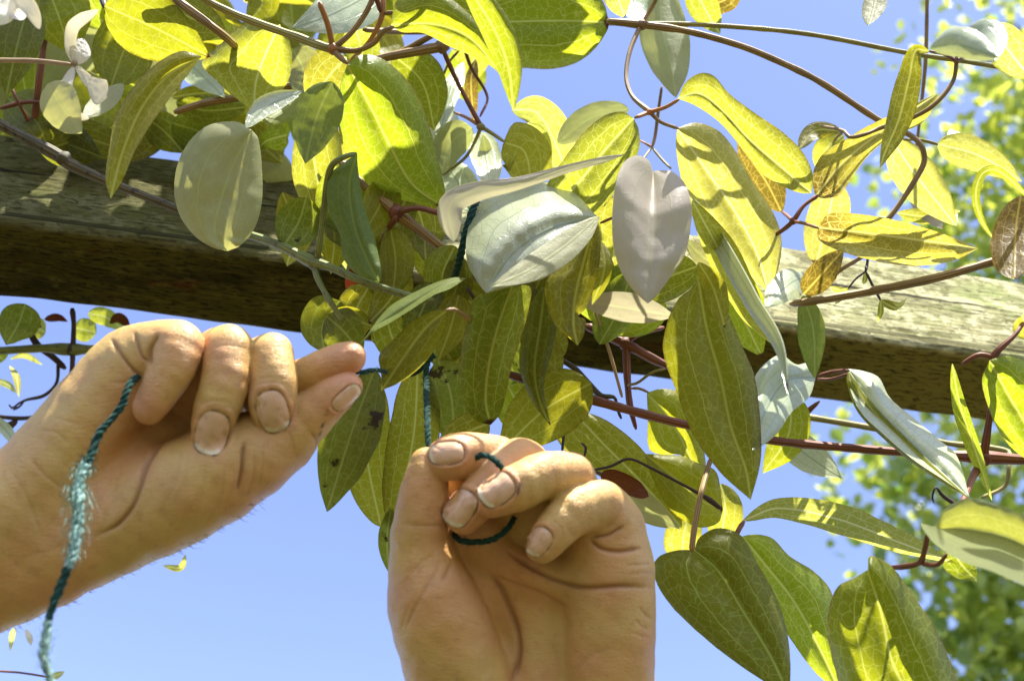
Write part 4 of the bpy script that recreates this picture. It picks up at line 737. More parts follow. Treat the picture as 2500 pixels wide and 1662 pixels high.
# ------------------------------------------------------------------ twine
def twine_material(name, a, b):
    k = NT(name); tc = k.n('TexCoord').outputs['Object']; nz = k.n('TexNoise', i_Scale=900.0, i_Detail=3.0); k.l(tc, nz.inputs[0])
    c = k.mix(k.ramp(nz.outputs[0], .35, .65), a, b)
    bs = k.n('BsdfPrincipled', i_Roughness=1.0, i_IOR=1.2); k.l(c, bs.inputs['Base Color']); bs.inputs['Sheen Weight'].default_value = .1
    k.l(bs.outputs[0], k.out.inputs[0]); return k.m
TW = twine_material('green_twine', (.008, .030, .022), (.018, .062, .046))
def twine(pts, parent, fuzz=1.0, name='strand', mat=None):
    p = np.asarray(pts, float); ln = np.linalg.norm(np.diff(p[:, :2], axis=0), axis=1).sum(); n = max(12, int(ln/3))
    S = spline(p, n); q = PN(S); r = S[:, 3]*S[:, 2]/2500
    T = np.gradient(q, axis=0); T /= np.linalg.norm(T, axis=1)[:, None]
    ref = np.cross(T[0], FWn); ref /= np.linalg.norm(ref); V, F = [], []; frames = []; acc = 0
    for i in range(n):
        ref = ref-T[i]*np.dot(ref, T[i]); ref /= np.linalg.norm(ref); frames.append((ref.copy(), np.cross(T[i], ref), acc))
        if i < n-1: acc += np.linalg.norm(q[i+1]-q[i])
    for ply in range(3):
        b0 = len(V); m = 7
        for i in range(n):
            A, B, s = frames[i]; ph = s*620+2.2*noise.noise((s*90, 3, 0))+ply*2.094
            cc = q[i]+(A*math.cos(ph)+B*math.sin(ph))*r[i]*.48; rp = r[i]*.56*(1+.42*noise.noise((s*420, ply*5, 0))+.2*noise.noise((s*1600, ply*9, 2)))
            for j in range(m):
                a = 2*math.pi*j/m; V.append(cc+(A*math.cos(a)+B*math.sin(a))*rp)
        F += [(b0+i*m+j, b0+i*m+(j+1) % m, b0+(i+1)*m+(j+1) % m, b0+(i+1)*m+j) for i in range(n-1) for j in range(m)]
    for i in range(int(n*3*fuzz)):
        a = random.randrange(n); A, B, s = frames[a]; ph = random.uniform(0, 6.28); fz = np.interp(a/n, np.linspace(0, 1, len(p)), p[:, 4]) if p.shape[1] > 4 else 1.
        if random.random() > fz*.6: continue
        dirv = A*math.cos(ph)+B*math.sin(ph); ln_ = r[a]*random.uniform(.4, 1.3)*(1+fz*.5); e1 = q[a]+dirv*r[a]*.8
        e2 = e1+dirv*ln_*.6+T[a]*random.uniform(-1, 1)*ln_*.6; e3 = e2+dirv*ln_*.2+T[a]*random.uniform(-1, 1)*ln_*.8
        wd = np.cross(dirv, T[a])*r[a]*.045; b0 = len(V)
        V += [e1-wd, e1+wd, e2+wd, e2-wd, e3]; F += [(b0, b0+1, b0+2, b0+3), (b0+3, b0+2, b0+4)]
    return link(name, mesh(name, V, F, mat or TW), parent)
tw = bpy.data.objects.new('garden_twine', None); COL.objects.link(tw); tw.location = P(345, 916, .41)
tag(tw, 'green fuzzy garden twine held by both hands, its frayed end dangling down', 'twine', 'green garden twine')
HD = .41
TWF = twine_material('frayed_twine_sun_tint', (.06, .15, .12), (.40, .56, .50))  # paler than the other strands: fray, plus sunlight put into its colour
run = [(375,905,HD+.012,7,.3),(345,916,HD-.002,8,.3),(325,929,HD-.012,10,.3),(309,957,HD-.018,9,.3),(300,986,HD-.020,10,.3),(271,1024,HD-.024,9,.4),(242,1059,HD-.028,11,.6),(226,1101,HD-.032,11,1.2),(210,1135,HD-.038,14,2.),
       (197,1165,HD-.042,13,3.5),(191,1210,HD-.047,16,4.),(192,1250,HD-.05,13,4.),(188,1290,HD-.053,15,3.5),(179,1353,HD-.058,13,2.),(166,1385,HD-.06,11,1.),
       (147,1433,HD-.063,12,.5),(128,1481,HD-.066,10,.5),(118,1513,HD-.068,10,.7),(112,1561,HD-.07,13,2.),(108,1608,HD-.072,12,1.5),(121,1650,HD-.072,10,.8),(130,1720,HD-.072,10,.8)]
twine(run[:9], tw, 1.6); twine(run[8:15], tw, 2.2, mat=TWF, name='frayed_section_sun_tint'); twine(run[14:18], tw, 1.2); twine(run[17:], tw, 2., mat=TWF, name='frayed_section_sun_tint')
twine([(862,905,HD+.008,6),(881,909,HD+.010,7),(919,903,HD+.02,6),(970,915,HD+.05,6),(1015,909,HD+.055,7),(1043,880,HD+.055,8)], tw)
twine([(1056,868,HD+.06,10),(1043,890,HD+.055,8),(1041,940,HD+.042,8),(1043,1005,HD+.018,8),(1047,1091,HD+.002,8),(1060,1140,HD+.008,8)], tw)
twine([(1140,1150,HD-.002,8),(1150,1127,HD-.006,8),(1174,1111,HD-.010,8),(1199,1116,HD-.014,8),(1222,1138,HD-.016,8),(1240,1165,HD-.008,7)], tw)
twine([(1105,1300,HD+.006,7),(1124,1318,HD-.0,8),(1172,1322,HD-.004,8),(1210,1312,HD-.006,8),(1242,1286,HD-.006,8),(1256,1262,HD-.003,7)], tw)
adopt(tw)
tie = twine([(1165,490,.50,8),(1155,512,.495,10),(1142,553,.49,10),(1126,617,.488,10),(1118,650,.49,9),(1108,680,.50,9)], None, name='garden_twine')
tag(tie, 'dark green twine tied round the brown stem above the beam', 'twine', 'green garden twine')

# ------------------------------------------------------------------ hands: one smooth surface each, grown from tapering bones
def cone_sdf(X, Y, Z, a, b):
    ax, ay, az, ra = a; bx, by, bz, rb = b
    dx, dy, dz = bx-ax, by-ay, bz-az; L2 = dx*dx+dy*dy+dz*dz
    t = np.clip(((X-ax)*dx+(Y-ay)*dy+(Z-az)*dz)/L2, 0, 1)
    return np.sqrt((X-ax-t*dx)**2+(Y-ay-t*dy)**2+(Z-az-t*dz)**2)-(ra+(rb-ra)*t)
def smin(a, b, k):
    h = np.clip(.5+.5*(b-a)/k, 0, 1); return b*(1-h)+a*h-k*h*(1-h)
class Field:
    def __init__(s, lo, hi, h):
        s.lo = np.array(lo, float); s.h = h; s.n = ((np.array(hi)-s.lo)/h).astype(int)+1
        s.ax = [s.lo[i]+h*np.arange(s.n[i]) for i in range(3)]
    def new(s): return np.full(s.n, 1e3, np.float32)
    def add(s, D, a, b, k):
        m = max(a[3], b[3])+70; sl = []
        for i in range(3):
            l0, l1 = min(a[i], b[i])-m, max(a[i], b[i])+m
            i0 = int(max(0, (l0-s.lo[i])//s.h)); i1 = int(min(s.n[i], (l1-s.lo[i])//s.h+2)); sl.append(slice(i0, max(i0, i1)))
        sl = tuple(sl)
        if any(q.stop <= q.start for q in sl): return
        X = s.ax[0][sl[0]][:, None, None]; Y = s.ax[1][sl[1]][None, :, None]; Z = s.ax[2][sl[2]][None, None, :]
        c = cone_sdf(X, Y, Z, a, b).astype(np.float32)
        D[sl] = np.minimum(D[sl], c) if k <= 0 else smin(D[sl], c, k)
    def chain(s, pts, k, D=None):
        D = s.new() if D is None else D
        q = spline(pts, max(len(pts), int(len(pts)*2.2))) if len(pts) > 2 else np.asarray(pts, float)
        for a, b in zip(q[:-1], q[1:]): s.add(D, a, b, k)
        return D
    def sample(s, D, V):
        g = (V-s.lo)/s.h; i = np.clip(np.floor(g).astype(int), 0, s.n-2); f = g-i; o = 0
        for c in range(8):
            d = [(c >> j) & 1 for j in range(3)]; w_ = np.ones(len(V))
            for j in range(3): w_ = w_*(f[:, j] if d[j] else 1-f[:, j])
            o = o+w_*D[i[:, 0]+d[0], i[:, 1]+d[1], i[:, 2]+d[2]]
        return o
    def grad(s, D, V, e=None):
        e = e or s.h*.8; G_ = np.zeros_like(V)
        for j in range(3):
            d = np.zeros(3); d[j] = e; G_[:, j] = s.sample(D, V+d)-s.sample(D, V-d)
        return G_/(np.linalg.norm(G_, axis=1)[:, None]+1e-9)
    def front(s, D, x, y):
        """first z of the surface met from the camera side"""
        z = s.ax[2]; V = np.column_stack([np.full(len(z), x), np.full(len(z), y), z]); v = s.sample(D, V)
        i = np.argmax(v < 0)
        if v[i] >= 0 or i == 0: return None
        return z[i-1]+(z[i]-z[i-1])*v[i-1]/(v[i-1]-v[i])
def surface_nets(D):
    I = D < 0; n = np.array(D.shape)
    c = np.zeros(n-1, np.int8)
    for q in range(8):
        d = [(q >> j) & 1 for j in range(3)]; c += I[d[0]:n[0]-1+d[0], d[1]:n[1]-1+d[1], d[2]:n[2]-1+d[2]]
    act = np.argwhere((c > 0) & (c < 8)); idx = np.full(n-1, -1, np.int64); idx[tuple(act.T)] = np.arange(len(act))
    pos = np.zeros((len(act), 3)); cnt = np.zeros(len(act))
    for j in range(3):
        o1, o2 = [q for q in range(3) if q != j]
        for u in (0, 1):
            for v in (0, 1):
                A = act.copy(); A[:, o1] += u; A[:, o2] += v; B = A.copy(); B[:, j] += 1
                va, vb = D[tuple(A.T)], D[tuple(B.T)]; m = (va < 0) != (vb < 0); t = va/(va-vb+1e-12)
                p = A.astype(float); p[:, j] += t; pos[m] += p[m]; cnt[m] += 1
    pos /= cnt[:, None]; F = []
    for j in range(3):
        o1, o2 = [(1, 2), (2, 0), (0, 1)][j]
        sl0 = [slice(None)]*3; sl1 = [slice(None)]*3; sl0[j] = slice(0, -1); sl1[j] = slice(1, None)
        a, b = I[tuple(sl0)], I[tuple(sl1)]; E = np.argwhere(a != b); E = E[(E[:, o1] > 0) & (E[:, o2] > 0) & (E[:, o1] < n[o1]-1) & (E[:, o2] < n[o2]-1)]
        s_ = a[tuple(E.T)]
        def cell(u, v): C_ = E.copy(); C_[:, o1] -= u; C_[:, o2] -= v; return idx[tuple(C_.T)]
        q = np.column_stack([cell(1, 1), cell(0, 1), cell(0, 0), cell(1, 0)]); q[~s_] = q[~s_][:, ::-1]; F.append(q)
    return pos, np.vstack(F)

def skin_material():
    k = NT('skin'); tc = k.n('TexCoord').outputs['Object']; at = k.n('Attribute', attribute_name='tint').outputs['Color']
    sp = k.n('SeparateColor'); k.l(at, sp.inputs[0])        # r = ruddiness, g = crease, b = grime
    n1 = k.n('TexNoise', i_Scale=45.0, i_Detail=5.0); k.l(tc, n1.inputs[0]); n2 = k.n('TexNoise', i_Scale=260.0, i_Detail=4.0); k.l(tc, n2.inputs[0])
    c = k.mix(k.ramp(n1.outputs[0], .3, .7), (.60, .39, .110), (.55, .315, .105))
    c = k.mix(k.math('MULTIPLY', sp.outputs[0], .85), c, (.66, .28, .17))
    n0 = k.n('TexNoise', i_Scale=24.0, i_Detail=3.0); k.l(tc, n0.inputs[0]); c = k.mix(k.math('MULTIPLY', k.ramp(n0.outputs[0], .46, .62), .45), c, (.58, .27, .115)); c = k.mix(k.math('MULTIPLY', k.ramp(n0.outputs[0], .5, .36), .3), c, (.50, .40, .12))
    c = k.mix(k.math('MULTIPLY', k.ramp(n2.outputs[0], .53, .70), .24), c, (.38, .17, .07))
    c = k.mix(k.math('MULTIPLY', sp.outputs[1], .55), c, (.20, .065, .025))
    c = k.mix(k.math('MULTIPLY', sp.outputs[2], k.ramp(n2.outputs[0], .35, .6)), c, (.14, .08, .04))
    vo = k.n('TexVoronoi', feature='DISTANCE_TO_EDGE', i_Scale=1100.0); k.l(tc, vo.inputs['Vector'])
    wv = k.n('TexNoise', i_Scale=500.0, i_Detail=3.0); k.l(tc, wv.inputs[0])
    h = k.math('ADD', k.math('MULTIPLY', k.ramp(vo.outputs['Distance'], 0, .12), .6), wv.outputs[0])
    mp = k.n('Mapping'); k.l(tc, mp.inputs[0]); mp.inputs['Scale'].default_value = (260, 900, 900); mp.inputs['Rotation'].default_value = (0, .5, .4)
    w2 = k.n('TexNoise', i_Scale=1.0, i_Detail=4.0); k.l(mp.outputs[0], w2.inputs[0]); h = k.math('ADD', h, k.math('MULTIPLY', w2.outputs[0], 1.6))
    w3 = k.n('TexNoise', i_Scale=110.0, i_Detail=3.0); k.l(tc, w3.inputs[0]); h = k.math('ADD', h, k.math('MULTIPLY', w3.outputs[0], 2.2))
    bp = k.n('Bump', i_Strength=.4, i_Distance=.0006); k.l(h, bp.inputs['Height'])
    b = k.n('BsdfPrincipled', i_Roughness=.42); k.l(c, b.inputs['Base Color']); k.l(bp.outputs[0], b.inputs['Normal'])
    b.inputs['Subsurface Weight'].default_value = .22; b.inputs['Subsurface Radius'].default_value = (.005, .0018, .0008); b.inputs['Subsurface Scale'].default_value = 1.0
    b.inputs['Specular IOR Level'].default_value = .5
    k.l(b.outputs[0], k.out.inputs[0]); return k.m
SKIN = skin_material()
def nail_material():
    k = NT('fingernail'); uv = k.n('UVMap', uv_map='UVMap').outputs[0]; s = k.n('SeparateXYZ'); k.l(uv, s.inputs[0])
    tc = k.n('TexCoord').outputs['Object']; n1 = k.n('TexNoise', i_Scale=300.0, i_Detail=4.0); k.l(tc, n1.inputs[0])
    c = k.mix(k.ramp(s.outputs[1], .86, .94), (.66, .42, .25), (.68, .58, .38))
    c = k.mix(k.math('MULTIPLY', k.ramp(s.outputs[1], .0, .22, 1, 0), .5), c, (.62, .42, .24))
    c = k.mix(k.math('MULTIPLY', k.ramp(n1.outputs[0], .45, .75), .3), c, (.30, .17, .08))
    st = k.math('SINE', k.math('MULTIPLY', s.outputs[0], 60)); bp = k.n('Bump', i_Strength=.15, i_Distance=.0002); k.l(st, bp.inputs['Height'])
    b = k.n('BsdfPrincipled', i_Roughness=.22); k.l(c, b.inputs['Base Color']); k.l(bp.outputs[0], b.inputs['Normal'])
    b.inputs['Subsurface Weight'].default_value = .2; b.inputs['Subsurface Radius'].default_value = (.003, .0015, .001)
    k.l(b.outputs[0], k.out.inputs[0]); return k.m
NAIL = nail_material()
def poly_dist(V2, line, n=40):
    q = spline([(a, b) for a, b in line], n); d = np.full(len(V2), 1e9); tt = np.zeros(len(V2))
    for i in range(n-1):
        a, b = q[i], q[i+1]; ab = b-a; t = np.clip(((V2-a)@ab)/(ab@ab+1e-9), 0, 1); dd = np.linalg.norm(V2-a-t[:, None]*ab, axis=1)
        m = dd < d; d[m] = dd[m]; tt[m] = (i+t[m])/(n-1)
    return d, tt
def build_hand(parent, lo, hi, palm, fingers, nails, creases, ruddy, grime, label, h=3.3, hairs=None):
    fd = Field(lo, hi, h)
    Dp = fd.new()
    for pts in palm: Dp = smin(Dp, fd.chain(pts, 20), 34)
    D = Dp.copy()
    for prox, dist, kf in fingers:
        if prox is not None:
            Dx = fd.chain(prox, 6); Dq = smin(Dp, Dx, kf)
        else: Dq = Dp
        Dd = fd.chain(dist, 5)
        if prox is not None: Dq = np.minimum(Dq, smin(Dx, Dd, 9))
        D = np.minimum(D, Dq); D = np.minimum(D, Dd)
    pos, F = surface_nets(D)
    lb = np.arange(len(pos)); e = np.vstack([F[:, [0, 1]], F[:, [1, 2]], F[:, [2, 3]], F[:, [3, 0]]])
    while True:                                                 # keep only the one outer surface
        m_ = np.minimum(lb[e[:, 0]], lb[e[:, 1]]); nl = lb.copy(); np.minimum.at(nl, e[:, 0], m_); np.minimum.at(nl, e[:, 1], m_); nl = nl[nl]; nl = nl[nl]
        if (nl == lb).all(): break
        lb = nl
    big_ = np.bincount(lb).argmax(); kp = lb == big_; mp_ = np.cumsum(kp)-1; F = mp_[F[kp[F[:, 0]]]]; pos = pos[kp]; V = fd.lo+pos*h
    for it in range(3):
        g = fd.grad(D, V); V = V-g*fd.sample(D, V)[:, None]*.7
    # relax along the surface
    e = np.vstack([F[:, [0, 1]], F[:, [1, 2]], F[:, [2, 3]], F[:, [3, 0]]]); 
    for it in range(3):
        cn = np.bincount(e.ravel(), minlength=len(V)); acc = np.column_stack([np.bincount(e[:, 0], V[e[:, 1], j], len(V))+np.bincount(e[:, 1], V[e[:, 0], j], len(V)) for j in range(3)])
        V = V*.4+.6*acc/cn[:, None]
    g = fd.grad(D, V, h*1.5); front = np.clip((-g[:, 2]+.25)/.5, 0, 1)
    disp = np.zeros(len(V)); cre = np.zeros(len(V))
    for line, wd, dp in creases:
        d, t = poly_dist(V[:, :2], line); fade = np.clip(np.minimum(t, 1-t)*6+.15, 0, 1)
        wd = wd*.75; prof = np.exp(-(d/wd)**1.7); puff = np.exp(-((d-wd*3.6)/(wd*2.6))**2)*.16; dp = dp*(.95 if dp > 5 else .6)
        disp += (prof-puff)*dp*front*fade; cre = np.maximum(cre, (np.exp(-(d/wd)**1.5)+.25*np.exp(-(d/(wd*3.5))**2))*front*fade*min(1, dp/7))
    rud = np.zeros(len(V)); gr = np.zeros(len(V))
    for x, y, r, s_ in ruddy: rud = np.maximum(rud, s_*np.exp(-((V[:, 0]-x)**2+(V[:, 1]-y)**2)/r**2)*(V[:, 2] < 60))
    for line, wd in grime:
        d, t = poly_dist(V[:, :2], line); gr = np.maximum(gr, np.exp(-(d/wd)**2)*front)
    # nail seats
    nm = []
    for (x, y, hw, hl, dx, dy) in nails:
        l_ = math.hypot(dx, dy); dx, dy = dx/l_, dy/l_; U_ = ((V[:, 0]-x)*-dy+(V[:, 1]-y)*dx)/hw; W_ = ((V[:, 0]-x)*dx+(V[:, 1]-y)*dy)/hl
        rr_ = (np.abs(U_)**2.6+np.abs(W_)**2.6)**(1/2.6)
        zf = fd.front(D, x, y); near = np.abs(V[:, 2]-zf) < 60
        ring = np.exp(-((rr_-1.04)/.09)**2)*near*front*(W_ < .75)
        disp += ring*3.2; fold_ = np.exp(-((rr_-1.28)/.13)**2)*near*front*(W_ < .5); disp -= fold_*1.8
        gr = np.maximum(gr, np.exp(-((rr_-1.05)/.06)**2)*near*1.0); rud = np.maximum(rud, np.exp(-((rr_-1.2)/.3)**2)*near*.5)
        disp += np.where((rr_ < .98) & near, 2.0, 0)*front
    # gentle unevenness of flesh
    lump = sum(a_*np.sin(V@np.array(k_)+p_) for a_, k_, p_ in ((1.0, (.031, .022, .017), .3), (.9, (-.024, .036, .02), 1.7), (.6, (.05, -.03, .041), 2.9), (.35, (.09, .07, -.05), .7), (.3, (-.08, .11, .06), 4.1)))
    V2 = V+g*(lump-disp)[:, None]
    tint = np.column_stack([np.clip(rud, 0, 1), np.clip(cre, 0, 1), np.clip(gr, 0, 1)])
    W3 = PN(np.column_stack([V2[:, 0], V2[:, 1], HD+V2[:, 2]*HD/2500]))
    if hairs:
        x0, x1, y0, y1, nh = hairs; c_ = np.where((V2[:, 0] > x0) & (V2[:, 0] < x1) & (V2[:, 1] > y0) & (V2[:, 1] < y1) & (np.abs(g[:, 2]) < .5))[0]; hv, hf = [], []
        for i in rng.choice(c_, nh):
            p, q = V2[i], g[i]; t_ = np.array((.5, -.25, 0))+rng.normal(size=3)*.35; ln_ = rng.uniform(14, 34)
            a_ = p+(q*.5+t_*.5)*ln_*.6; b_ = a_+(q*.15+t_*.9)*ln_*.6; w_ = np.array((-.3, .9, 0))*.55; b0 = len(hv); hv += [p-w_, p+w_, a_+w_*.7, a_-w_*.7, b_]; hf += [(b0, b0+1, b0+2, b0+3), (b0+3, b0+2, b0+4)]
        hv = np.array(hv)
    F = F[:, ::-1] if False else F
    o = link('hand', mesh('hand', W3, F, SKIN, col=tint), parent); o['label'] = label
    if hairs: link('arm_hair', mesh('arm_hair', PN(np.column_stack([hv[:, 0], hv[:, 1], HD+hv[:, 2]*HD/2500])), hf, SM['k']), o)
    for (x, y, hw, hl, dx, dy) in nails:
        l_ = math.hypot(dx, dy); dx, dy = dx/l_, dy/l_; n_, m_ = 14, 18; VV, UU = [], []
        for i in range(m_+1):
            for j in range(n_+1):
                a, b = -1+2*j/n_, -1+2*i/m_
                # square to superellipse
                s_ = (abs(a)**2.8+abs(b)**2.8)**(1/2.8); mx = max(abs(a), abs(b)); kf = (mx/s_) if s_ > 0 else 1; a2, b2 = a*kf, b*kf
                px, py = x+a2*hw*-dy+b2*hl*dx, y+a2*hw*dx+b2*hl*dy
                z = fd.front(D, px, py)
                if z is None: z = zl
                zl = z; VV.append((px, py, z-1.6+(3.4 if mx > .99 and b < .8 else 0)-(b2 > .8)*1.0)); UU.append(((a+1)/2, (b+1)/2))
        VV = np.array(VV).reshape(m_+1, n_+1, 3)
        for it in range(4): VV[1:-1, 1:-1, 2] = (VV[:-2, 1:-1, 2]+VV[2:, 1:-1, 2]+VV[1:-1, :-2, 2]+VV[1:-1, 2:, 2])/4-.15
        VV = VV.reshape(-1, 3)
        FF = [(i*(n_+1)+j, i*(n_+1)+j+1, (i+1)*(n_+1)+j+1, (i+1)*(n_+1)+j) for i in range(m_) for j in range(n_)]
        W4 = PN(np.column_stack([VV[:, 0], VV[:, 1], HD+VV[:, 2]*HD/2500]))
        link('fingernail', mesh('fingernail', W4, FF, NAIL, uv=UU), o)
    return o
per = bpy.data.objects.new('person', None); COL.objects.link(per); per.location = P(700, 1700, .5)
tag(per, 'person reaching up with two bare hands, tying green twine to the vine', 'person')
def build_hands():
    # hand at the left of the photograph
    build_hand(per, (-620, 740, -150), (930, 1800, 330),
      [[(-560,1500,150,190),(-320,1400,110,180),(-100,1300,80,160),(60,1215,65,128),(170,1085,60,112),(265,965,60,104),(325,895,55,94)],
       [(-560,1520,150,195),(-320,1450,120,180),(-100,1370,90,160),(150,1270,110,150),(310,1130,160,138),(440,1000,235,120),(600,950,235,95)],
       [(-320,1500,120,150),(0,1425,75,108),(220,1322,50,106),(430,1206,28,124),(595,1122,32,108),(690,1062,36,84)]],
      [([(300,905,55,88),(352,868,35,80),(405,852,5,72)], [(430,850,-12,70),(415,905,-42,58),(385,962,-52,47),(363,996,-48,41)], 22),
       ([(470,940,120,70),(525,870,55,64),(558,852,15,60)], [(557,853,0,62),(547,935,-35,60),(524,1012,-45,55),(508,1066,-38,43)], 18),
       ([(590,940,120,64),(640,880,60,58),(662,868,20,55)], [(660,872,5,57),(668,935,-25,60),(663,992,-35,56),(662,1024,-28,42)], 18),
       ([(640,960,110,60),(690,940,80,52)], [(700,940,70,50),(755,915,45,46),(810,888,30,43),(856,872,20,39)], 18),
       ([(690,1062,40,84),(745,1022,25,62)], [(730,1035,30,70),(775,1000,15,54),(815,968,8,47),(849,944,5,37)], 30)],
      [(517,1057,39,52,-.28,.96), (666,1004,37,50,.30,.95), (846,970,19,40,.72,-.62)],
      [([(408,1069),(383,1094),(357,1136),(344,1180),(322,1238),(287,1280),(240,1305)], 7, 9),
       ([(596,1075),(592,1110),(590,1149),(580,1200)], 6, 8), ([(271,827),(300,871),(328,906),(345,918)], 5, 7), ([(328,811),(344,865),(362,888)], 5, 6),
       ([(388,815),(368,850),(363,893)], 6, 9), ([(140,1021),(170,1030),(200,1036)], 4, 2), ([(96,1050),(137,1056),(166,1080)], 4, 3),
       ([(73,1117),(105,1155),(153,1193)], 5, 3), ([(20,1140),(60,1200),(100,1300)], 6, 2), ([(440,1100),(425,1180),(380,1270)], 8, 2), ([(500,1130),(490,1200),(440,1270)], 8, 2),
       ([(545,1140),(540,1210),(500,1280)], 7, 2), ([(620,1100),(618,1160),(600,1210)], 5, 2.5), ([(757,1055),(770,1072),(775,1090)], 4, 4), ([(265,930),(290,935),(320,930)], 4, 2),
       ([(505,828),(492,880),(480,935)], 4, 3), ([(490,985),(530,978),(570,985)],3.5,1.5), ([(495,998),(530,992),(562,998)],3.5,1.3), ([(625,925),(668,920),(708,926)],3.5,1.5), ([(632,938),(668,934),(704,938)],3.5,1.2), ([(520,850),(560,842),(600,850)],4,1.3), ([(455,1105),(450,1170),(420,1235)],4,1.6), ([(570,1130),(568,1190),(545,1240)],4,1.8), ([(640,1095),(640,1140),(630,1180)],4,2), ([(700,1050),(712,1075),(716,1100)],4,2), ([(60,1360),(160,1330),(260,1300)], 9, 2)],
      [(365,1000,45,.8),(510,1090,50,.7),(662,1050,45,.6),(860,900,60,.9),(500,850,40,.5),(350,1200,120,.35),(150,1350,200,.2),(860,960,40,.6),(620,1210,120,.3),(300,1100,80,.3)],
      [([(800,1000),(780,1060)],4),([(862,965),(850,985)],8)],
      'raised hand at left, pinching the twine between thumb and forefinger', hairs=(-300, 640, 1180, 1700, 260))
    # hand at the right of the photograph
    build_hand(per, (880, 1030, -190), (1680, 2450, 380),
      [[(1480,2400,170,130),(1470,2150,130,120),(1480,1900,100,112),(1488,1700,85,108),(1490,1530,72,106),(1490,1405,70,106),(1478,1315,65,96)],
       [(1290,2400,180,150),(1290,2150,150,150),(1300,1900,130,150),(1310,1700,175,145),(1320,1530,205,145),(1320,1400,205,135)],
       [(1205,1362,112,48),(1300,1400,92,50),(1400,1420,72,50),(1500,1400,62,56)],
       [(1180,1480,170,110),(1180,1330,160,95),(1150,1310,135,96),(1125,1235,120,78),(1112,1170,105,58)],
       [(1130,2400,170,130),(1130,2150,130,130),(1130,1900,100,128),(1130,1700,62,126),(1088,1570,32,116),(1058,1475,28,110),(1034,1392,34,80)]],
      [([(1200,1300,140,55),(1235,1180,110,54),(1215,1120,60,52)], [(1215,1115,50,52),(1160,1108,10,52),(1112,1117,-18,57),(1094,1120,-20,54)], 14),
       ([(1290,1300,130,58),(1300,1180,90,58),(1285,1130,50,56)], [(1265,1124,32,57),(1210,1168,-12,56),(1163,1222,-38,52),(1130,1258,-38,46)], 14),
       ([(1380,1310,120,60),(1410,1220,70,60),(1400,1175,30,58)], [(1392,1160,5,57),(1330,1162,-48,58),(1262,1190,-85,57),(1200,1217,-95,47)], 16),
       ([(1490,1340,75,92),(1492,1280,45,76),(1475,1242,15,65)], [(1465,1234,2,63),(1402,1248,-48,58),(1354,1294,-75,50),(1324,1332,-77,43)], 22),
       ([(1034,1392,34,80),(1027,1310,26,72)], [(1027,1318,26,72),(1033,1230,16,63),(1042,1165,8,53),(1040,1130,12,40)], 34)],
      [(1090,1106,27,42,-1,.08), (1122,1240,35,46,-.52,.85), (1212,1195,36,44,-.80,.60), (1314,1322,28,36,-.62,.78)],
      [([(1436,1312),(1465,1337),(1512,1345),(1567,1337)], 6, 8), ([(1525,1283),(1485,1305),(1440,1312)], 5, 7), ([(1238,1345),(1296,1385),(1360,1417),(1423,1433),(1519,1430),(1582,1433)], 7, 9),
       ([(1190,1395),(1248,1420),(1305,1440),(1360,1468),(1400,1490)], 6, 4.5), ([(1190,1395),(1226,1439),(1251,1497),(1267,1560),(1266,1610),(1250,1670)], 8, 9),
       ([(1104,1372),(1092,1395),(1080,1420)], 6, 4), ([(1075,1378),(1032,1449),(1006,1497),(987,1545)], 6, 3.5), ([(1060,1350),(1010,1390),(985,1430)], 5, 2), ([(1000,1470),(990,1500),(980,1540)], 5, 2),
       ([(1095,1280),(1030,1283),(985,1278)], 5, 3), ([(1530,1380),(1560,1378),(1590,1375)], 4, 3), ([(1540,1402),(1570,1398),(1595,1400)], 4, 2.5), ([(1262,1155),(1275,1190),(1268,1225)],3.5,2), ([(1250,1160),(1262,1190),(1256,1220)],3.5,1.6), ([(1345,1265),(1370,1290),(1375,1315)],3.5,1.8), ([(1160,1195),(1185,1215),(1200,1240)],3.5,1.5), ([(1480,1290),(1500,1270),(1515,1240)],4,2.5), ([(1110,1500),(1150,1520),(1200,1520)],4,1.2), ([(1330,1450),(1380,1500),(1400,1560)],4,1.5),
       ([(1400,1640),(1440,1600),(1490,1580)], 8, 2), ([(1340,1560),(1360,1600),(1370,1662)], 8, 2), ([(1110,1640),(1120,1680),(1180,1750)], 7, 2),
       ([(1560,1480),(1575,1500),(1590,1510)], 4, 2.5), ([(1550,1510),(1565,1528),(1585,1535)], 4, 2.5), ([(1540,1540),(1560,1550),(1585,1556)], 4, 2.)],
      [(1095,1140,50,.6),(1140,1280,50,.7),(1190,1240,50,.8),(1310,1350,50,.7),(1040,1200,70,.5),(1480,1390,110,.45),(1250,1345,90,.5),(1420,1600,150,.3),(1300,1420,120,.4)],
      [([(1270,1180),(1262,1210)],4)],
      'raised hand at right, fingers curled down round the twine, palm to the camera')
    adopt(per)
build_hands()

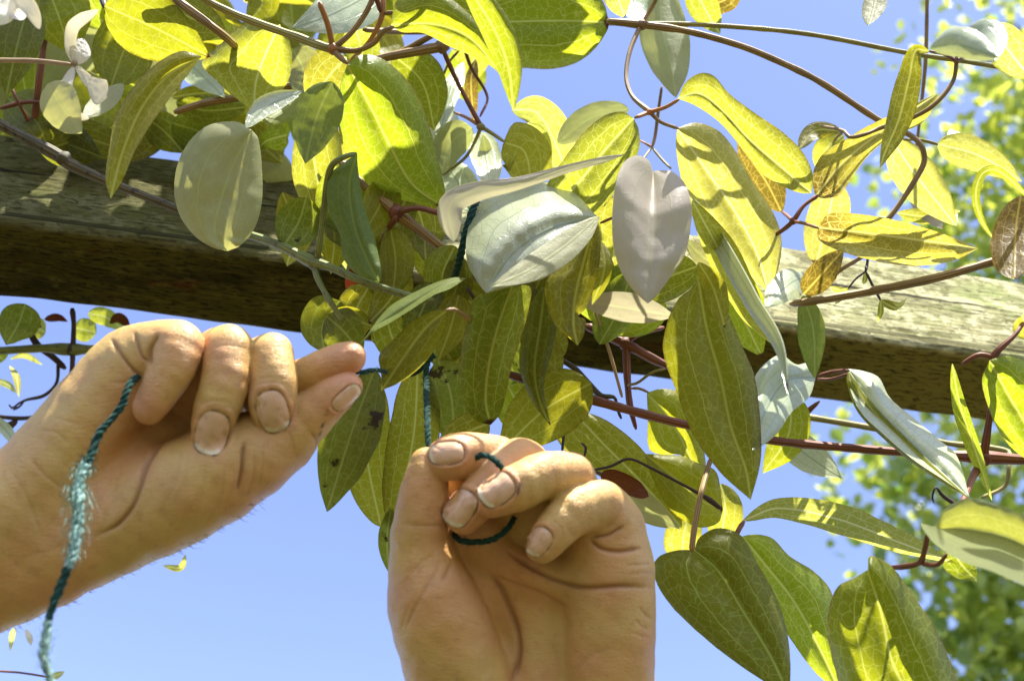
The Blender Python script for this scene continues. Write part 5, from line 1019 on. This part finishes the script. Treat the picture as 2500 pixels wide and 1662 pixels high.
# ------------------------------------------------------------------ the tree beyond
def build_tree():
    root = bpy.data.objects.new('tree', None); COL.objects.link(root); root.location = (4.6, 4.8, 0)
    tag(root, 'out of focus light green leafy tree standing beyond the beam', 'tree')
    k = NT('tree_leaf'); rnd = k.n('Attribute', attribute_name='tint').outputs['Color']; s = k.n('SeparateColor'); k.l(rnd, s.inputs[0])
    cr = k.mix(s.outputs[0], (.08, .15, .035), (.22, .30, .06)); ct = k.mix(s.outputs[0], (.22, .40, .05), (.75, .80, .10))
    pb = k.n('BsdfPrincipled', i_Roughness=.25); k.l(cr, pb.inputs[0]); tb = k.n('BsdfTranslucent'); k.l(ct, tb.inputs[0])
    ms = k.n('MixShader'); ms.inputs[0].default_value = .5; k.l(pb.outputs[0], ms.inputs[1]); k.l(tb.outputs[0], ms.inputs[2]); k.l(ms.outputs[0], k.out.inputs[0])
    bark = stem_material('bark', (.10, .08, .05), (.18, .15, .10), rough=.85, spots=.6)
    def limb(pts, name):
        p = np.asarray(pts, float); n = 24
        t = np.linspace(0, 1, n); q = spline(p, n); V, F, UV = [], [], []; T = np.gradient(q[:, :3], axis=0); T /= np.linalg.norm(T, axis=1)[:, None]; ref = np.cross(T[0], (0.3, 1, .2)); ref /= np.linalg.norm(ref); m = 12
        for i in range(n):
            ref = ref-T[i]*np.dot(ref, T[i]); ref /= np.linalg.norm(ref); b = np.cross(T[i], ref)
            for j in range(m):
                a = 2*math.pi*j/m; V.append(q[i, :3]+(ref*math.cos(a)+b*math.sin(a))*q[i, 3]*(1+.1*noise.noise((i*.7, j*2., 0)))); UV.append((j/m, i))
        F = [(i*m+j, i*m+(j+1) % m, (i+1)*m+(j+1) % m, (i+1)*m+j) for i in range(n-1) for j in range(m)]
        return link(name, mesh(name, V, F, bark, uv=UV), root)
    # clumps: photo place, distance, radius m, leaves, brightness
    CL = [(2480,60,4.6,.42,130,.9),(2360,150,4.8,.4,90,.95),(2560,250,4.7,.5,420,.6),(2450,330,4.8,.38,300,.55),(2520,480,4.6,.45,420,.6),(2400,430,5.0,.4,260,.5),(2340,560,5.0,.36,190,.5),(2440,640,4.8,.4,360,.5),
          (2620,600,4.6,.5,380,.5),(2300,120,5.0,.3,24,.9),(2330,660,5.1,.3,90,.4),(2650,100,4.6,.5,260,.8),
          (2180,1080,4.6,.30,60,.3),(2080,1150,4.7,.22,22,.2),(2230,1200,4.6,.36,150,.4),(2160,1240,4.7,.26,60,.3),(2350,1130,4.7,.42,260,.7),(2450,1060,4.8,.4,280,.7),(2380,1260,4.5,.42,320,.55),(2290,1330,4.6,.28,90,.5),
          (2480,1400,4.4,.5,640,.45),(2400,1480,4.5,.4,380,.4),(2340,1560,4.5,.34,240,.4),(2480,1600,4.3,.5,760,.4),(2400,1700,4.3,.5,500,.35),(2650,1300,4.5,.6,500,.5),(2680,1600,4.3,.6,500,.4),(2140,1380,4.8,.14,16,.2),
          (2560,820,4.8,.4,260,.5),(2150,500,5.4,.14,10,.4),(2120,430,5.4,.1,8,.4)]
    V, F, C_ = [], [], []
    for (x, y, d, r, n, br) in CL:
        c = np.array(P(x, y, d))
        for i in range(int(n*(.72 if n < 200 else .5))):
            v = rng.normal(size=3); v /= np.linalg.norm(v); p = c+v*r*rng.random()**.6*np.array((1.1, 1.1, .95))
            if rng.random() < .25: p = c+v*r*(1+rng.random()*.4)
            a = rng.normal(size=3); a[2] -= .8; a /= np.linalg.norm(a); b = np.cross(a, rng.normal(size=3)); b /= np.linalg.norm(b); nn = np.cross(a, b); s = rng.uniform(.024, .046); b0 = len(V)
            for (u, w_, h_) in ((0, -1, 0), (.62, -.45, .15), (.7, .05, .18), (.35, .65, .1), (0, 1.15, 0), (-.35, .65, .1), (-.7, .05, .18), (-.62, -.45, .15)):
                V.append(p+b*u*s*1.15+a*w_*s+nn*h_*s)
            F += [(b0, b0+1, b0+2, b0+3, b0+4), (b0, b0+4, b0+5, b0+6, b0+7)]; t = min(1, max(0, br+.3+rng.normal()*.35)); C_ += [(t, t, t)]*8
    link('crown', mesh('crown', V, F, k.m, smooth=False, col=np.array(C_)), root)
    B = Vector((4.6, 4.8, 0))
    limb([(4.6,4.8,-.1,.13),(4.55,4.7,1.8,.11),(4.3,4.5,3.4,.08),(4.0,4.0,4.8,.05),(3.6,3.2,6.2,.02)], 'trunk')
    for (x, y, d) in ((2480,1400,4.4),(2380,1260,4.5),(2450,1060,4.8),(2480,1600,4.3),(2520,480,4.6),(2440,640,4.8),(2480,60,4.6),(2230,1200,4.6)):
        e = P(x, y, d); s = Vector((4.3-.25*(e.z-4), 4.5-.4*(e.z-4), max(2.6, e.z-1.4))); m = (e+s)/2+Vector((0, 0, .2))
        limb([(*s, .035), (*m, .02), (*e, .006)], 'branch')
    adopt(root)
build_tree()
